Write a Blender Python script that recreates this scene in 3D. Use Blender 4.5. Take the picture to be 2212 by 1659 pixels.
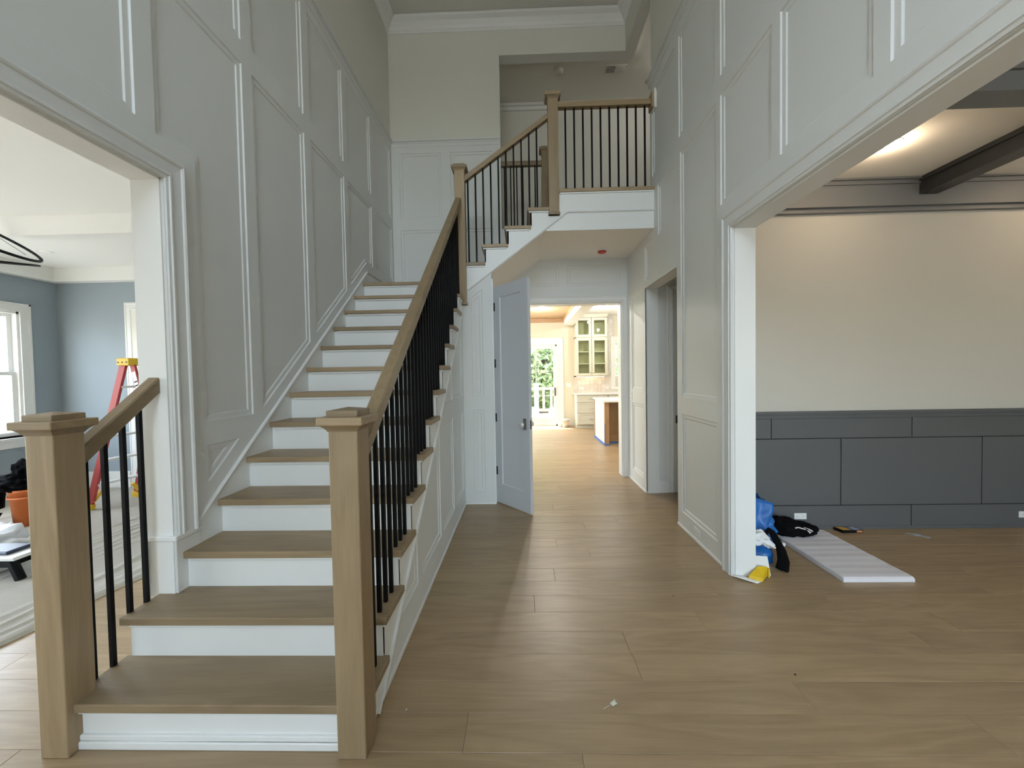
import bpy, bmesh, math, random
from mathutils import Vector, Matrix
random.seed(7)
PI = math.pi
for o in list(bpy.data.objects): bpy.data.objects.remove(o)
SC = bpy.context.scene
COL = SC.collection

# ------------------------------------------------------------------ camera, world, sun, exposure
CAMH = 1.4193
YAW, PITCH, ROLL = -0.02555, -0.0272, -0.01757
fw = Vector((math.sin(YAW)*math.cos(PITCH), math.cos(YAW)*math.cos(PITCH), math.sin(PITCH)))
rt = Vector((math.cos(YAW), -math.sin(YAW), 0)); up = rt.cross(fw)
rt2 = math.cos(ROLL)*rt + math.sin(ROLL)*up; up2 = -math.sin(ROLL)*rt + math.cos(ROLL)*up
cd = bpy.data.cameras.new('camera'); cam = bpy.data.objects.new('camera', cd); COL.objects.link(cam)
cd.sensor_width = 36; cd.lens = 850/2212*36; cd.clip_start = 0.02; cd.clip_end = 300
m = Matrix((rt2, up2, -fw)).transposed().to_4x4(); m.translation = Vector((0, 0, CAMH)); cam.matrix_world = m
SC.camera = cam

world = bpy.data.worlds.new('world'); SC.world = world; world.use_nodes = True
wn = world.node_tree; wn.nodes.clear()
wo = wn.nodes.new('ShaderNodeOutputWorld'); wb = wn.nodes.new('ShaderNodeBackground')
sky = wn.nodes.new('ShaderNodeTexSky'); sky.sky_type = 'NISHITA'; sky.sun_disc = False
sky.sun_elevation = math.radians(62); sky.sun_rotation = math.radians(-30); sky.air_density = 1.0; sky.dust_density = 2.0
hs = wn.nodes.new('ShaderNodeHueSaturation'); hs.inputs['Saturation'].default_value = 0.55
wn.links.new(sky.outputs[0], hs.inputs['Color']); wn.links.new(hs.outputs[0], wb.inputs[0])
wb.inputs[1].default_value = 2.6
wn.links.new(wb.outputs[0], wo.inputs[0])
sl = bpy.data.lights.new('sun', 'SUN'); sl.energy = 24.0; sl.angle = 0.009; sl.color = (1.0, 0.95, 0.87)
so = bpy.data.objects.new('sun', sl); COL.objects.link(so); so.location = (-3, 30, 30)
so.rotation_euler = Vector((0.5, -0.75, -2.1)).to_track_quat('-Z', 'Y').to_euler()

SC.view_settings.view_transform = 'Standard'; SC.view_settings.look = 'None'
SC.view_settings.gamma = 1.0; SC.view_settings.use_curve_mapping = False
SC.view_settings.exposure = 0.15
SC.cycles.max_bounces = 8; SC.cycles.diffuse_bounces = 5; SC.cycles.glossy_bounces = 4
SC.cycles.transparent_max_bounces = 12; SC.cycles.use_denoising = True; SC.cycles.use_adaptive_sampling = True; SC.cycles.adaptive_threshold = 0.05; SC.cycles.adaptive_min_samples = 16
SC.cycles.sample_clamp_indirect = 6.0; SC.cycles.caustics_reflective = False; SC.cycles.caustics_refractive = False

def portal(loc, rot, w, h):
    l = bpy.data.lights.new('window_portal', 'AREA'); l.shape = 'RECTANGLE'; l.size = w; l.size_y = h
    l.cycles.is_portal = True
    o = bpy.data.objects.new('window_portal', l); COL.objects.link(o); o.location = loc; o.rotation_euler = rot
FY = -3.2                                          # front wall plane
# portals: area lights face -Z locally
portal((-0.54, FY-.02, 1.4), (PI/2, 0, 0), 1.8, 2.0)        # entry door and sidelights, facing +Y
portal((-0.54, FY-.02, 4.4), (PI/2, 0, 0), 2.2, 2.4)        # upper foyer window
portal((3.6, FY-.02, 1.55), (PI/2, 0, 0), 3.0, 2.1)          # dining front window
portal((-6.32, 4.05, 1.55), (0, -PI/2, 0), 1.45, 1.2)        # study side window
portal((-6.32, 1.1, 1.42), (0, -PI/2, 0), 2.35, 3.4)
portal((0.0, 10.72, 1.1), (-PI/2, 0, 0), 1.9, 2.1)         # kitchen slider
portal((3.05, 10.72, 1.6), (-PI/2, 0, 0), 1.2, 1.2)
portal((-3.2, 10.72, 1.4), (-PI/2, 0, 0), 3.2, 2.2)
portal((-5.25, 8.2, 1.5), (0, -PI/2, 0), 2.0, 2.6)

# ------------------------------------------------------------------ materials
def new_mat(name):
    m = bpy.data.materials.new(name); m.use_nodes = True
    nt = m.node_tree; b = nt.nodes['Principled BSDF']; return m, nt, b
def paint(name, col, rough=0.5, bump=0.0, metallic=0, var=0.0, scale=30, spec=0.5):
    m, nt, b = new_mat(name)
    b.inputs['Base Color'].default_value = (*col, 1); b.inputs['Roughness'].default_value = rough
    b.inputs['Metallic'].default_value = metallic; b.inputs['Specular IOR Level'].default_value = spec
    tc = nt.nodes.new('ShaderNodeTexCoord'); n = nt.nodes.new('ShaderNodeTexNoise'); n.inputs['Scale'].default_value = scale
    n.inputs['Detail'].default_value = 4; nt.links.new(tc.outputs['Object'], n.inputs['Vector'])
    if var > 0:
        mx = nt.nodes.new('ShaderNodeMix'); mx.data_type = 'RGBA'
        mx.inputs['A'].default_value = (*[c*(1-var) for c in col], 1); mx.inputs['B'].default_value = (*[min(1, c*(1+var)) for c in col], 1)
        nt.links.new(n.outputs['Fac'], mx.inputs['Factor']); nt.links.new(mx.outputs['Result'], b.inputs['Base Color'])
    if bump > 0:
        bp = nt.nodes.new('ShaderNodeBump'); bp.inputs['Strength'].default_value = bump; bp.inputs['Distance'].default_value = 0.002
        nt.links.new(n.outputs['Fac'], bp.inputs['Height']); nt.links.new(bp.outputs[0], b.inputs['Normal'])
    return m
def wood(name, dark, light, axis='X', rough=0.45, island=False, var=0.25, ring=1.0):
    """oak: long grain along axis, with pores and cathedral figure"""
    m, nt, b = new_mat(name)
    N = nt.nodes.new; L = nt.links.new
    tc = N('ShaderNodeTexCoord'); oi = N('ShaderNodeObjectInfo')
    rnd = oi.outputs['Random']
    if island:
        g = N('ShaderNodeNewGeometry'); rnd = g.outputs['Random Per Island']
    cm = N('ShaderNodeVectorMath'); cm.operation = 'SCALE'; cm.inputs[0].default_value = (37.1, 19.7, 53.3)
    L(rnd, cm.inputs['Scale'])
    ad = N('ShaderNodeVectorMath'); ad.operation = 'ADD'; L(tc.outputs['Object'], ad.inputs[0]); L(cm.outputs[0], ad.inputs[1])
    def mapped(along, across):
        mp = N('ShaderNodeMapping'); s = [across]*3; s['XYZ'.index(axis)] = along
        mp.inputs['Scale'].default_value = s; L(ad.outputs[0], mp.inputs['Vector']); return mp
    fig = N('ShaderNodeTexNoise'); fig.inputs['Scale'].default_value = 1; fig.inputs['Detail'].default_value = 2; fig.inputs['Distortion'].default_value = 0.8
    L(mapped(0.9, 7.0).outputs[0], fig.inputs['Vector'])
    mul = N('ShaderNodeMath'); mul.operation = 'MULTIPLY'; mul.inputs[1].default_value = 9.0*ring; L(fig.outputs['Fac'], mul.inputs[0])
    fr = N('ShaderNodeMath'); fr.operation = 'PINGPONG'; fr.inputs[1].default_value = 1.0; L(mul.outputs[0], fr.inputs[0])
    pore = N('ShaderNodeTexNoise'); pore.inputs['Scale'].default_value = 1; pore.inputs['Detail'].default_value = 5; pore.inputs['Roughness'].default_value = 0.65
    L(mapped(5, 170).outputs[0], pore.inputs['Vector'])
    mixf = N('ShaderNodeMath'); mixf.operation = 'MULTIPLY_ADD'; L(fr.outputs[0], mixf.inputs[0]); mixf.inputs[1].default_value = 0.30
    ps = N('ShaderNodeMath'); ps.operation = 'MULTIPLY'; ps.inputs[1].default_value = 0.75; L(pore.outputs['Fac'], ps.inputs[0]); L(ps.outputs[0], mixf.inputs[2])
    mx = N('ShaderNodeMix'); mx.data_type = 'RGBA'; mx.inputs['A'].default_value = (*dark, 1); mx.inputs['B'].default_value = (*light, 1)
    L(mixf.outputs[0], mx.inputs['Factor'])
    hv = N('ShaderNodeHueSaturation'); L(mx.outputs['Result'], hv.inputs['Color'])
    mr = N('ShaderNodeMapRange'); mr.inputs['To Min'].default_value = 1-var; mr.inputs['To Max'].default_value = 1+var*0.6; L(rnd, mr.inputs['Value'])
    L(mr.outputs[0], hv.inputs['Value']); L(hv.outputs[0], b.inputs['Base Color'])
    b.inputs['Roughness'].default_value = rough
    bp = N('ShaderNodeBump'); bp.inputs['Strength'].default_value = 0.12; bp.inputs['Distance'].default_value = 0.001
    L(pore.outputs['Fac'], bp.inputs['Height']); L(bp.outputs[0], b.inputs['Normal'])
    return m
def emis(name, col, s):
    m, nt, b = new_mat(name); b.inputs['Base Color'].default_value = (*col, 1)
    b.inputs['Emission Color'].default_value = (*col, 1); b.inputs['Emission Strength'].default_value = s; return m
def glassmat(name, tint=(0.96, 0.98, 0.97), gloss=0.06):
    m = bpy.data.materials.new(name); m.use_nodes = True; nt = m.node_tree; nt.nodes.clear()
    o = nt.nodes.new('ShaderNodeOutputMaterial'); t = nt.nodes.new('ShaderNodeBsdfTransparent'); g = nt.nodes.new('ShaderNodeBsdfGlossy')
    t.inputs[0].default_value = (*tint, 1); g.inputs['Roughness'].default_value = 0.02
    mx = nt.nodes.new('ShaderNodeMixShader'); mx.inputs[0].default_value = gloss
    nt.links.new(t.outputs[0], mx.inputs[1]); nt.links.new(g.outputs[0], mx.inputs[2]); nt.links.new(mx.outputs[0], o.inputs[0]); return m

WHITE = paint('white_trim_paint', (0.80, 0.805, 0.78), 0.42, 0.03, scale=60)
WALLW = paint('white_wall_paint', (0.72, 0.728, 0.705), 0.55, 0.06, scale=90)
CEIL = paint('ceiling_paint', (0.72, 0.71, 0.66), 0.8, 0.05)
CEILW = paint('white_ceiling_paint', (0.84, 0.84, 0.81), 0.8, 0.05)
GREIGE = paint('greige_wall_paint', (0.72, 0.705, 0.64), 0.7, 0.08, scale=90)
TAUPE = paint('dining_wall_paint', (0.60, 0.575, 0.51), 0.7, 0.08, scale=90)
CREAM = paint('cream_wall_paint', (0.74, 0.69, 0.55), 0.7, 0.05)
BLUE = paint('blue_grey_wall_paint', (0.30, 0.35, 0.385), 0.65, 0.08, scale=90)
SLATE = paint('slate_grey_paint', (0.100, 0.102, 0.104), 0.5, 0.06, scale=120)
GROOVE = paint('dark_joint', (0.02, 0.02, 0.022), 0.8)
SHADEBEAM = paint('shaded_beam_paint', (0.035, 0.037, 0.04), 0.45, 0.05)  # beam grey darkened to carry the shade on one cross beam
GRBEAM = paint('grey_beam_paint', (0.17, 0.175, 0.18), 0.5, 0.05)
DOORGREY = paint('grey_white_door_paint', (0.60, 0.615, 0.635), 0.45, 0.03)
OAKD, OAKL = (0.215, 0.148, 0.078), (0.41, 0.302, 0.178)
OAK_X = wood('oak_grain_x', OAKD, OAKL, 'X'); OAK_Y = wood('oak_grain_y', OAKD, OAKL, 'Y'); OAK_Z = wood('oak_grain_z', OAKD, OAKL, 'Z')
FLOORD, FLOORL = (0.25, 0.168, 0.086), (0.45, 0.328, 0.192)
FLOOR = wood('oak_floor', FLOORD, FLOORL, 'X', 0.36, False, 0.09)
FLOORI = wood('oak_floor_joined', FLOORD, FLOORL, 'X', 0.36, True, 0.09)
PINE = wood('natural_wood_ceiling', (0.42, 0.27, 0.13), (0.62, 0.44, 0.25), 'X', 0.5, True, 0.1)
ISLW = wood('island_oak', (0.25, 0.14, 0.065), (0.42, 0.26, 0.13), 'Z', 0.45)
IRON = paint('black_iron', (0.003, 0.003, 0.0033), 0.6, spec=.2)
NICKEL = paint('nickel', (0.32, 0.32, 0.31), 0.3, metallic=1)
DKMETAL = paint('dark_bronze', (0.06, 0.06, 0.058), 0.4, metallic=0.7)
PLASTIC = paint('white_plastic', (0.80, 0.80, 0.78), 0.4)
GLASS = glassmat('window_glass'); CLEARGLASS = glassmat('clear_plastic', (0.9, 0.92, 0.92), 0.2)
CABG = glassmat('cabinet_glass', (0.92, 0.94, 0.86), 0.015)

# ------------------------------------------------------------------ mesh helpers
def link(name, verts, faces, mat, parent=None, smooth=False):
    me = bpy.data.meshes.new(name); me.from_pydata([tuple(v) for v in verts], [], faces); me.update()
    bm = bmesh.new(); bm.from_mesh(me); bmesh.ops.recalc_face_normals(bm, faces=bm.faces); bm.to_mesh(me); bm.free()
    o = bpy.data.objects.new(name, me); COL.objects.link(o)
    for mm in (mat if isinstance(mat, (list, tuple)) else [mat]): me.materials.append(mm)
    if smooth: me.polygons.foreach_set('use_smooth', [True]*len(me.polygons))
    if parent is not None:
        o.parent = parent
        p = parent
        off = Vector((0, 0, 0))
        while p is not None: off += p.location; p = p.parent
        o.location = -off
    return o
BOXF = [(0, 1, 2, 3), (7, 6, 5, 4), (0, 4, 5, 1), (1, 5, 6, 2), (2, 6, 7, 3), (3, 7, 4, 0)]
def boxv(x0, x1, y0, y1, z0, z1):
    return [(x0, y0, z0), (x1, y0, z0), (x1, y1, z0), (x0, y1, z0), (x0, y0, z1), (x1, y0, z1), (x1, y1, z1), (x0, y1, z1)]
class MB:
    def __init__(s): s.v = []; s.f = []
    def add(s, v, f):
        n = len(s.v); s.v += [tuple(p) for p in v]; s.f += [tuple(i+n for i in q) for q in f]; return s
    def box(s, *a): return s.add(boxv(*a), BOXF)
    def cyl(s, p0, p1, r0, r1=None, n=12, cap=True):
        r1 = r0 if r1 is None else r1
        p0 = Vector(p0); p1 = Vector(p1); d = (p1-p0).normalized()
        a = d.orthogonal().normalized(); b = d.cross(a)
        v = [p0+r0*(math.cos(2*PI*i/n)*a+math.sin(2*PI*i/n)*b) for i in range(n)] + [p1+r1*(math.cos(2*PI*i/n)*a+math.sin(2*PI*i/n)*b) for i in range(n)]
        f = [(i, (i+1) % n, n+(i+1) % n, n+i) for i in range(n)]
        if cap: f += [tuple(range(n-1, -1, -1)), tuple(range(n, 2*n))]
        return s.add(v, f)
    def bar(s, p0, p1, w, h, side=None):
        """rectangular bar from p0 to p1; w along side, h perpendicular"""
        p0 = Vector(p0); p1 = Vector(p1); d = (p1-p0).normalized()
        a = Vector(side).normalized() if side else d.orthogonal().normalized()
        a = (a-d*a.dot(d)).normalized(); b = d.cross(a)
        v = [p+sa*w/2*a+sb*h/2*b for p in (p0, p1) for sa, sb in ((-1, -1), (1, -1), (1, 1), (-1, 1))]
        return s.add(v, BOXF)
    def prism(s, pts, fn, t0, t1):
        """polygon pts (u,v) extruded; fn(u,v,t)->xyz"""
        n = len(pts); v = [fn(u, w, t0) for u, w in pts]+[fn(u, w, t1) for u, w in pts]
        f = [tuple(range(n-1, -1, -1)), tuple(range(n, 2*n))]+[(i, (i+1) % n, n+(i+1) % n, n+i) for i in range(n)]
        return s.add(v, f)
    def lathe(s, prof, c, n=24):
        c = Vector(c); v = []
        for r, z in prof: v += [c+Vector((r*math.cos(2*PI*i/n), r*math.sin(2*PI*i/n), z)) for i in range(n)]
        f = [(k*n+i, k*n+(i+1) % n, (k+1)*n+(i+1) % n, (k+1)*n+i) for k in range(len(prof)-1) for i in range(n)]
        return s.add(v, f)
    def build(s, name, mat, parent=None, smooth=False, bevel=0):
        o = link(name, s.v, s.f, mat, parent, smooth)
        if bevel:
            bm = bmesh.new(); bm.from_mesh(o.data); bmesh.ops.remove_doubles(bm, verts=bm.verts, dist=1e-6)
            es = [e for e in bm.edges if len(e.link_faces) == 2 and e.calc_face_angle(0) > 0.6]
            bmesh.ops.bevel(bm, geom=es, offset=bevel, segments=2, affect='EDGES', profile=0.5); bm.to_mesh(o.data); bm.free()
        return o
def box(name, a, mat, parent=None, bevel=0): return MB().box(*a).build(name, mat, parent, bevel=bevel)
def tag(o, label, cat, group=None, kind=None):
    o['label'] = label; o['category'] = cat
    if group: o['group'] = group
    if kind: o['kind'] = kind
    return o
def struct(o, label=None):
    o['kind'] = 'structure'
    if label: o['label'] = label
    return o
def empty(name, loc, label=None, cat=None, group=None):
    o = bpy.data.objects.new(name, None); COL.objects.link(o); o.location = loc; o.empty_display_size = 0.1
    if label: tag(o, label, cat, group)
    return o
def wall_cells(u0, u1, v0, v1, holes):
    """rects covering [u0,u1]x[v0,v1] minus holes"""
    us = sorted({u0, u1, *[h[0] for h in holes], *[h[1] for h in holes]}); us = [u for u in us if u0 <= u <= u1]
    out = []
    for a, b in zip(us, us[1:]):
        hs_ = sorted([(h[2], h[3]) for h in holes if h[0] <= a+1e-6 and h[1] >= b-1e-6]); z = v0
        for c, d in hs_:
            if c > z+1e-6: out.append((a, b, z, c))
            z = max(z, d)
        if z < v1-1e-6: out.append((a, b, z, v1))
    return out
def wallX(name, x0, x1, y0, y1, z0, z1, holes, mat):      # wall in a YZ plane
    mb = MB()
    for a, b, c, d in wall_cells(y0, y1, z0, z1, holes): mb.box(x0, x1, a, b, c, d)
    return struct(mb.build(name, mat))
def wallY(name, y0, y1, x0, x1, z0, z1, holes, mat):      # wall in an XZ plane
    mb = MB()
    for a, b, c, d in wall_cells(x0, x1, z0, z1, holes): mb.box(a, b, y0, y1, c, d)
    return struct(mb.build(name, mat))
def sweep(pts, prof, fn, closed=True):
    """mitred sweep of a moulding. pts: (u,v) path, profile: (inset, height), fn(u,v,h)->xyz; inset goes to the left of travel"""
    n = len(pts); P = [Vector(p) for p in pts]; offs = []
    for i in range(n):
        p = P[i]
        if closed or (0 < i < n-1):
            d0 = (p-P[i-1]).normalized(); d1 = (P[(i+1) % n]-p).normalized()
        elif i == 0: d0 = d1 = (P[1]-p).normalized()
        else: d0 = d1 = (p-P[i-1]).normalized()
        n0 = Vector((-d0.y, d0.x)); n1 = Vector((-d1.y, d1.x)); bis = n0+n1
        offs.append(bis/ (bis.dot(n0)) if bis.length > 1e-6 else n0)
    v = []; k = len(prof)
    for i in range(n):
        for ins, h in prof:
            q = P[i]+offs[i]*ins; v.append(fn(q.x, q.y, h))
    f = []
    for i in range(n if closed else n-1):
        j = (i+1) % n
        for a in range(k-1): f.append((i*k+a, j*k+a, j*k+a+1, i*k+a+1))
    if not closed:
        f.append(tuple(range(k))); f.append(tuple((n-1)*k+a for a in range(k-1, -1, -1)))
    return v, f
PM = [(0, .016), (.002, .016), (.007, .008), (.010, .0075), (.031, .007), (.034, .0065), (.040, 0)]   # steps down into a recessed panel
SKIN = .016
CASE = [(0, 0), (0, .022), (.010, .026), (.018, .022), (.022, .016), (.070, .013), (.076, .018), (.084, .018), (.087, .011), (.100, .010), (.104, 0)]
CASEH = [(a, h+SKIN if 0 < i_ < len(CASE)-1 else 0) for i_, (a, h) in enumerate(CASE)]
def area2(p): return sum(p[i][0]*p[(i+1) % len(p)][1]-p[(i+1) % len(p)][0]*p[i][1] for i in range(len(p)))
def moulding(pts, fn, parent, name='panel_moulding', mat=None):
    if area2(pts) < 0: pts = pts[::-1]
    v, f = sweep(pts, PM, fn, True); return link(name, v, f, mat or WALLW, parent)
RECESS = {}
def recess(pts, fn, parent):
    RECESS.setdefault(parent.name, []).append(pts); moulding(pts, fn, parent)
def stiles(outline, fn, parent, mat=None):
    """stile and rail board of a panelled wall: flat sheet with the recessed panels cut out"""
    from mathutils.geometry import tessellate_polygon
    loops = [outline]+RECESS.get(parent.name, []); flat = [p for l in loops for p in l]
    tris = tessellate_polygon([[Vector((u, v, 0)) for u, v in l] for l in loops])
    link('stile_and_rail_board', [fn(u, v, SKIN) for u, v in flat], [tuple(t) for t in tris], mat or WALLW, parent)
def rect(a, b, c, d): return [(a, c), (b, c), (b, d), (a, d)]

# ------------------------------------------------------------------ key dimensions
R_, D_, Y1 = 0.1865, 0.2345, 1.4215
XL, XR = -1.72, 1.44                     # foyer side walls
YB = 5.34                                # landing / passage back wall
ZL, ZH = 13*R_, 18*R_                    # landing, upper hall
ZC = 6.12                                # foyer ceiling
fnL = lambda u, v, h: (XL+h, u, v)       # left wall face
fnR = lambda u, v, h: (XR-h, u, v)       # right wall face
fnB = lambda u, v, h: (u, YB-h, v)       # back wall face

# ------------------------------------------------------------------ foyer walls
OPL = (-0.35, 1.87, 0.0, 2.384)
wl = wallX('wall_left', XL-.13, XL, FY, YB, 0, ZC, [OPL], WALLW)
wl['label'] = 'tall white panelled wall beside the staircase'
OPR = (-0.35, 2.70, 0.0, 2.37); OPS = (3.645, 4.57, 0.0, 2.36); OPU = (4.35, YB, ZH, 5.64)
wr = wallX('wall_right', XR, XR+.13, FY, YB, 0, ZC, [OPR, OPS, OPU], WALLW)
wr['label'] = 'tall white panelled wall with the wide dining room opening'
DW = (-0.10, 1.345, 0.0, 2.346); OPH = (-0.235, XR+.13, ZH, 5.64)
wb_ = wallY('wall_back', YB, YB+.15, XL-.13, XR+.13, 0, ZC, [DW, OPH], WALLW)
wf = wallY('wall_front', FY-.15, FY, -6.3, 5.9, 0, ZC, [(-1.44, .36, .4, 2.4), (-1.64, .56, 3.2, 5.6), (2.1, 5.1, 0.5, 2.6)], WALLW)
# smooth greige paint above the panel cap
g1 = box('upper_paint', (XL, XL+.003, FY, YB, 4.55, ZC), GREIGE, wl)
mb = MB()
for a, b, c, d in wall_cells(FY, YB, 4.55, ZC, [OPU]): mb.box(XR-.003, XR, a, b, c, d)
mb.build('upper_paint', GREIGE, wr)
mb = MB()
for a, b, c, d in wall_cells(XL, XR, 4.55, ZC, [(OPH[0], XR, ZH, 5.64)]): mb.box(a, b, YB-.003, YB, c, d)
mb.build('upper_paint', GREIGE, wb_)
# panel mouldings, left wall
PITCHL = 0.702
cols = [(1.838+PITCHL*i, 2.449+PITCHL*i) for i in range(-7, 5)]
sk = lambda y: .662+.795*(y-1.977)       # top of the wall skirt
for i, (a, b) in enumerate(cols):
    recess(rect(a, b, 3.507, 4.392), fnL, wl)
    if b < 1.8: recess(rect(a, b, 2.60, 3.370), fnL, wl)
recess([(1.838, 3.37), (1.838, 2.575), (2.06, 2.575), (2.06, 1.187), (2.449, 1.187), (2.449, 3.37)], fnL, wl)
recess([(2.07, 1.062), (2.07, .852), (2.325, 1.062)], fnL, wl)
for a, b in cols[8:11]:
    if sk(b)+.107 < 2.67: pts = [(a, sk(a)+.107), (b, sk(b)+.107), (b, 3.37), (a, 3.37)]
    else: pts = [(a, sk(a)+.107), (4.365, 2.672), (b, 2.672), (b, 3.37), (a, 3.37)]
    recess(pts, fnL, wl)
recess(rect(*cols[11], 2.672, 3.37), fnL, wl)
# right wall
recess(rect(2.91, 3.555, .145, 1.032), fnR, wr); recess(rect(2.91, 3.555, 1.180, 3.338), fnR, wr)
for k in range(8):
    b = 2.855-.642*k; a = b-.572
    recess(rect(a, b, 2.578, 3.345), fnR, wr); recess(rect(a, b, 3.475, 4.355), fnR, wr)
recess(rect(2.925, 3.58, 3.475, 4.355), fnR, wr); recess(rect(3.672, 4.295, 3.475, 4.345), fnR, wr)
recess(rect(3.672, 4.125, 2.815, 3.315), fnR, wr); recess(rect(4.33, 4.57, 2.45, 2.83), fnR, wr)
recess(rect(4.675, 5.13, 1.178, 2.39), fnR, wr); recess(rect(4.675, 5.13, .15, 1.022), fnR, wr)
# back wall
for a, b in ((-1.60, -1.035), (-.915, -.345)):
    recess(rect(a, b, 3.507, 4.392), fnB, wb_); recess(rect(a, b, 2.672, 3.37), fnB, wb_)
recess(rect(.625, 1.335, 2.575, 2.845), fnB, wb_)
recess([(-.02, 2.575), (.52, 2.575), (.52, 2.845), (.26, 2.845), (-.02, 2.665)], fnB, wb_)
stiles([(FY, 0), (-.35, 0), (-.35, 2.384), (1.87, 2.384), (1.87, .3), (YB, .3), (YB, 4.5), (FY, 4.5)], fnL, wl)
stiles([(FY, 0), (-.35, 0), (-.35, 2.37), (2.70, 2.37), (2.70, 0), (3.645, 0), (3.645, 2.36), (4.57, 2.36), (4.57, 0), (YB, 0), (YB, ZH), (4.35, ZH), (4.35, 4.5), (FY, 4.5)], fnR, wr)
RB = RECESS[wb_.name]; RECESS[wb_.name] = RB[:4]
stiles([(XL, 2.4), (-.235, 2.4), (-.235, 4.5), (XL, 4.5)], fnB, wb_)
RECESS[wb_.name] = RB[4:]
stiles([(-.31, 0), (-.10, 0), (-.10, 2.346), (1.345, 2.346), (1.345, 0), (XR, 0), (XR, 2.95), (-.31, 2.95)], fnB, wb_)
# panel cap (chair-rail cap at 4.55)
CAP = [(0, 0), (0, .045), (.018, .045), (.020, .028), (.035, .028), (.040, .021), (.085, .021), (.088, 0)]
def caprail(pts, fn, parent): 
    v, f = sweep(pts, CAP, fn, False); link('panel_cap', v, f, WALLW, parent)
caprail([(YB, 4.555), (FY, 4.555)], fnL, wl)
caprail([(-.235, 4.555), (XL, 4.555)], fnB, wb_)
v, f = sweep([(4.395, 4.555), (FY, 4.555)], CAP, fnR, False); link('panel_cap', v, f, WALLW, wr)
mb = MB(); mb.box(XR-.045, XR+.13, 4.35, 4.395, 4.537, 4.555).box(XR-.02, XR+.13, 4.35, 4.372, 4.47, 4.537); mb.build('panel_cap_return', WALLW, wr)
# crown
CROWN = [(0, 0), (0, .012), (.02, .018), (.03, .03), (.06, .045), (.10, .08), (.125, .12), (.14, .135), (.15, .135), (.15, 0)]
def crown(name, pts):
    v, f = sweep(pts, [(h, z) for z, h in CROWN], lambda u, w, h: (u, w, ZC-.155+h), True)
    return v, f
cv, cf = sweep([(XL, FY), (XR, FY), (XR, YB), (XL, YB)], [(h, z) for z, h in CROWN], lambda u, w, z: (u, w, ZC-.155+z), True)
struct(link('trim_1', cv, cf, WHITE), 'white crown moulding around the foyer ceiling')
struct(box('ceiling', (XL-.13, XR+.13, FY-.1, YB+.15, ZC, ZC+.1), CEIL), 'flat grey-white foyer ceiling')
# casings and jambs of the openings
def casing(y_in, z_in, side, fn, parent, y_near, name='casing', zb=0.0):
    pts = [(y_in, zb), (y_in, z_in), (y_near, z_in)]
    prof = [(.104-a, h) for a, h in CASEH][::-1]
    prof = [(-(x), h) for x, h in prof] if side > 0 else prof
    v, f = sweep(pts, prof, fn, False); link(name, v, f, WALLW, parent)
casing(1.87, 2.384, 1, fnL, wl, -.5, zb=.65)
casing(2.70, 2.37, 1, fnR, wr, -.5)
mb = MB().box(XL-.138, XL+.002, 1.862, 1.874, .36, 2.39).box(XL-.138, XL+.002, -.4, 1.874, 2.376, 2.39); mb.build('jamb_lining', WHITE, wl)
mb = MB().box(XR-.002, XR+.135, 2.694, 2.704, 0, 2.374).box(XR-.002, XR+.135, -.4, 2.704, 2.362, 2.374); mb.build('jamb_lining', WHITE, wr)
# plinth block where the study jamb meets the stair
mb = MB().box(XL-.14, XL+.022, 1.856, 2.0, .36, .635); mb.build('plinth_block', WHITE, wl, bevel=.001)
mb = MB().box(XL-.15, XL+.032, 1.845, 2.0, .63, .655); mb.build('plinth_cap', WHITE, wl, bevel=.005)
mb = MB().box(XL-.112, XL+.010, 1.851, 1.859, .366, .635).box(XL-.141, XL-.112, 1.846, 1.859, .366, .635); mb.build('plinth_face', WHITE, wl)
# kitchen doorway casing
pts = [(1.345, 0), (1.345, 2.346), (-.10, 2.346), (-.10, 0)]
v, f = sweep(pts, [(-(x*.85), h) for x, h in [(.104-a, h) for a, h in CASEH][::-1]], fnB, False); link('casing', v, f, WHITE, wb_)
mb = MB().box(1.335, 1.347, YB-.002, YB+.16, 0, 2.35).box(-.102, -.09, YB-.002, YB+.16, 0, 2.35).box(-.1, 1.347, YB-.002, YB+.16, 2.336, 2.35); mb.build('jamb_lining', WHITE, wb_)
# shoe mouldings
SHOE = [(0, 0), (0, .016), (.014, .014), (.024, .004), (.024, 0)]
def shoe(name, pts, label):
    v, f = sweep(pts, [(h, z) for z, h in SHOE[::-1]], lambda u, w, z: (u, w, z), False); struct(link(name, v, f, WHITE), label)
def shoe_mesh(mb, x0, x1, y0, y1): mb.box(x0, x1, y0, y1, 0, .022)
mb = MB(); shoe_mesh(mb, XR-.027, XR, 2.806, 3.645); shoe_mesh(mb, XR-.027, XR, 4.57, YB); shoe_mesh(mb, XR-.027, XR+.14, 3.630, 3.646)
struct(mb.build('baseboard_right', WHITE, bevel=.004), 'white shoe moulding at the foot of the right foyer wall')

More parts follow.
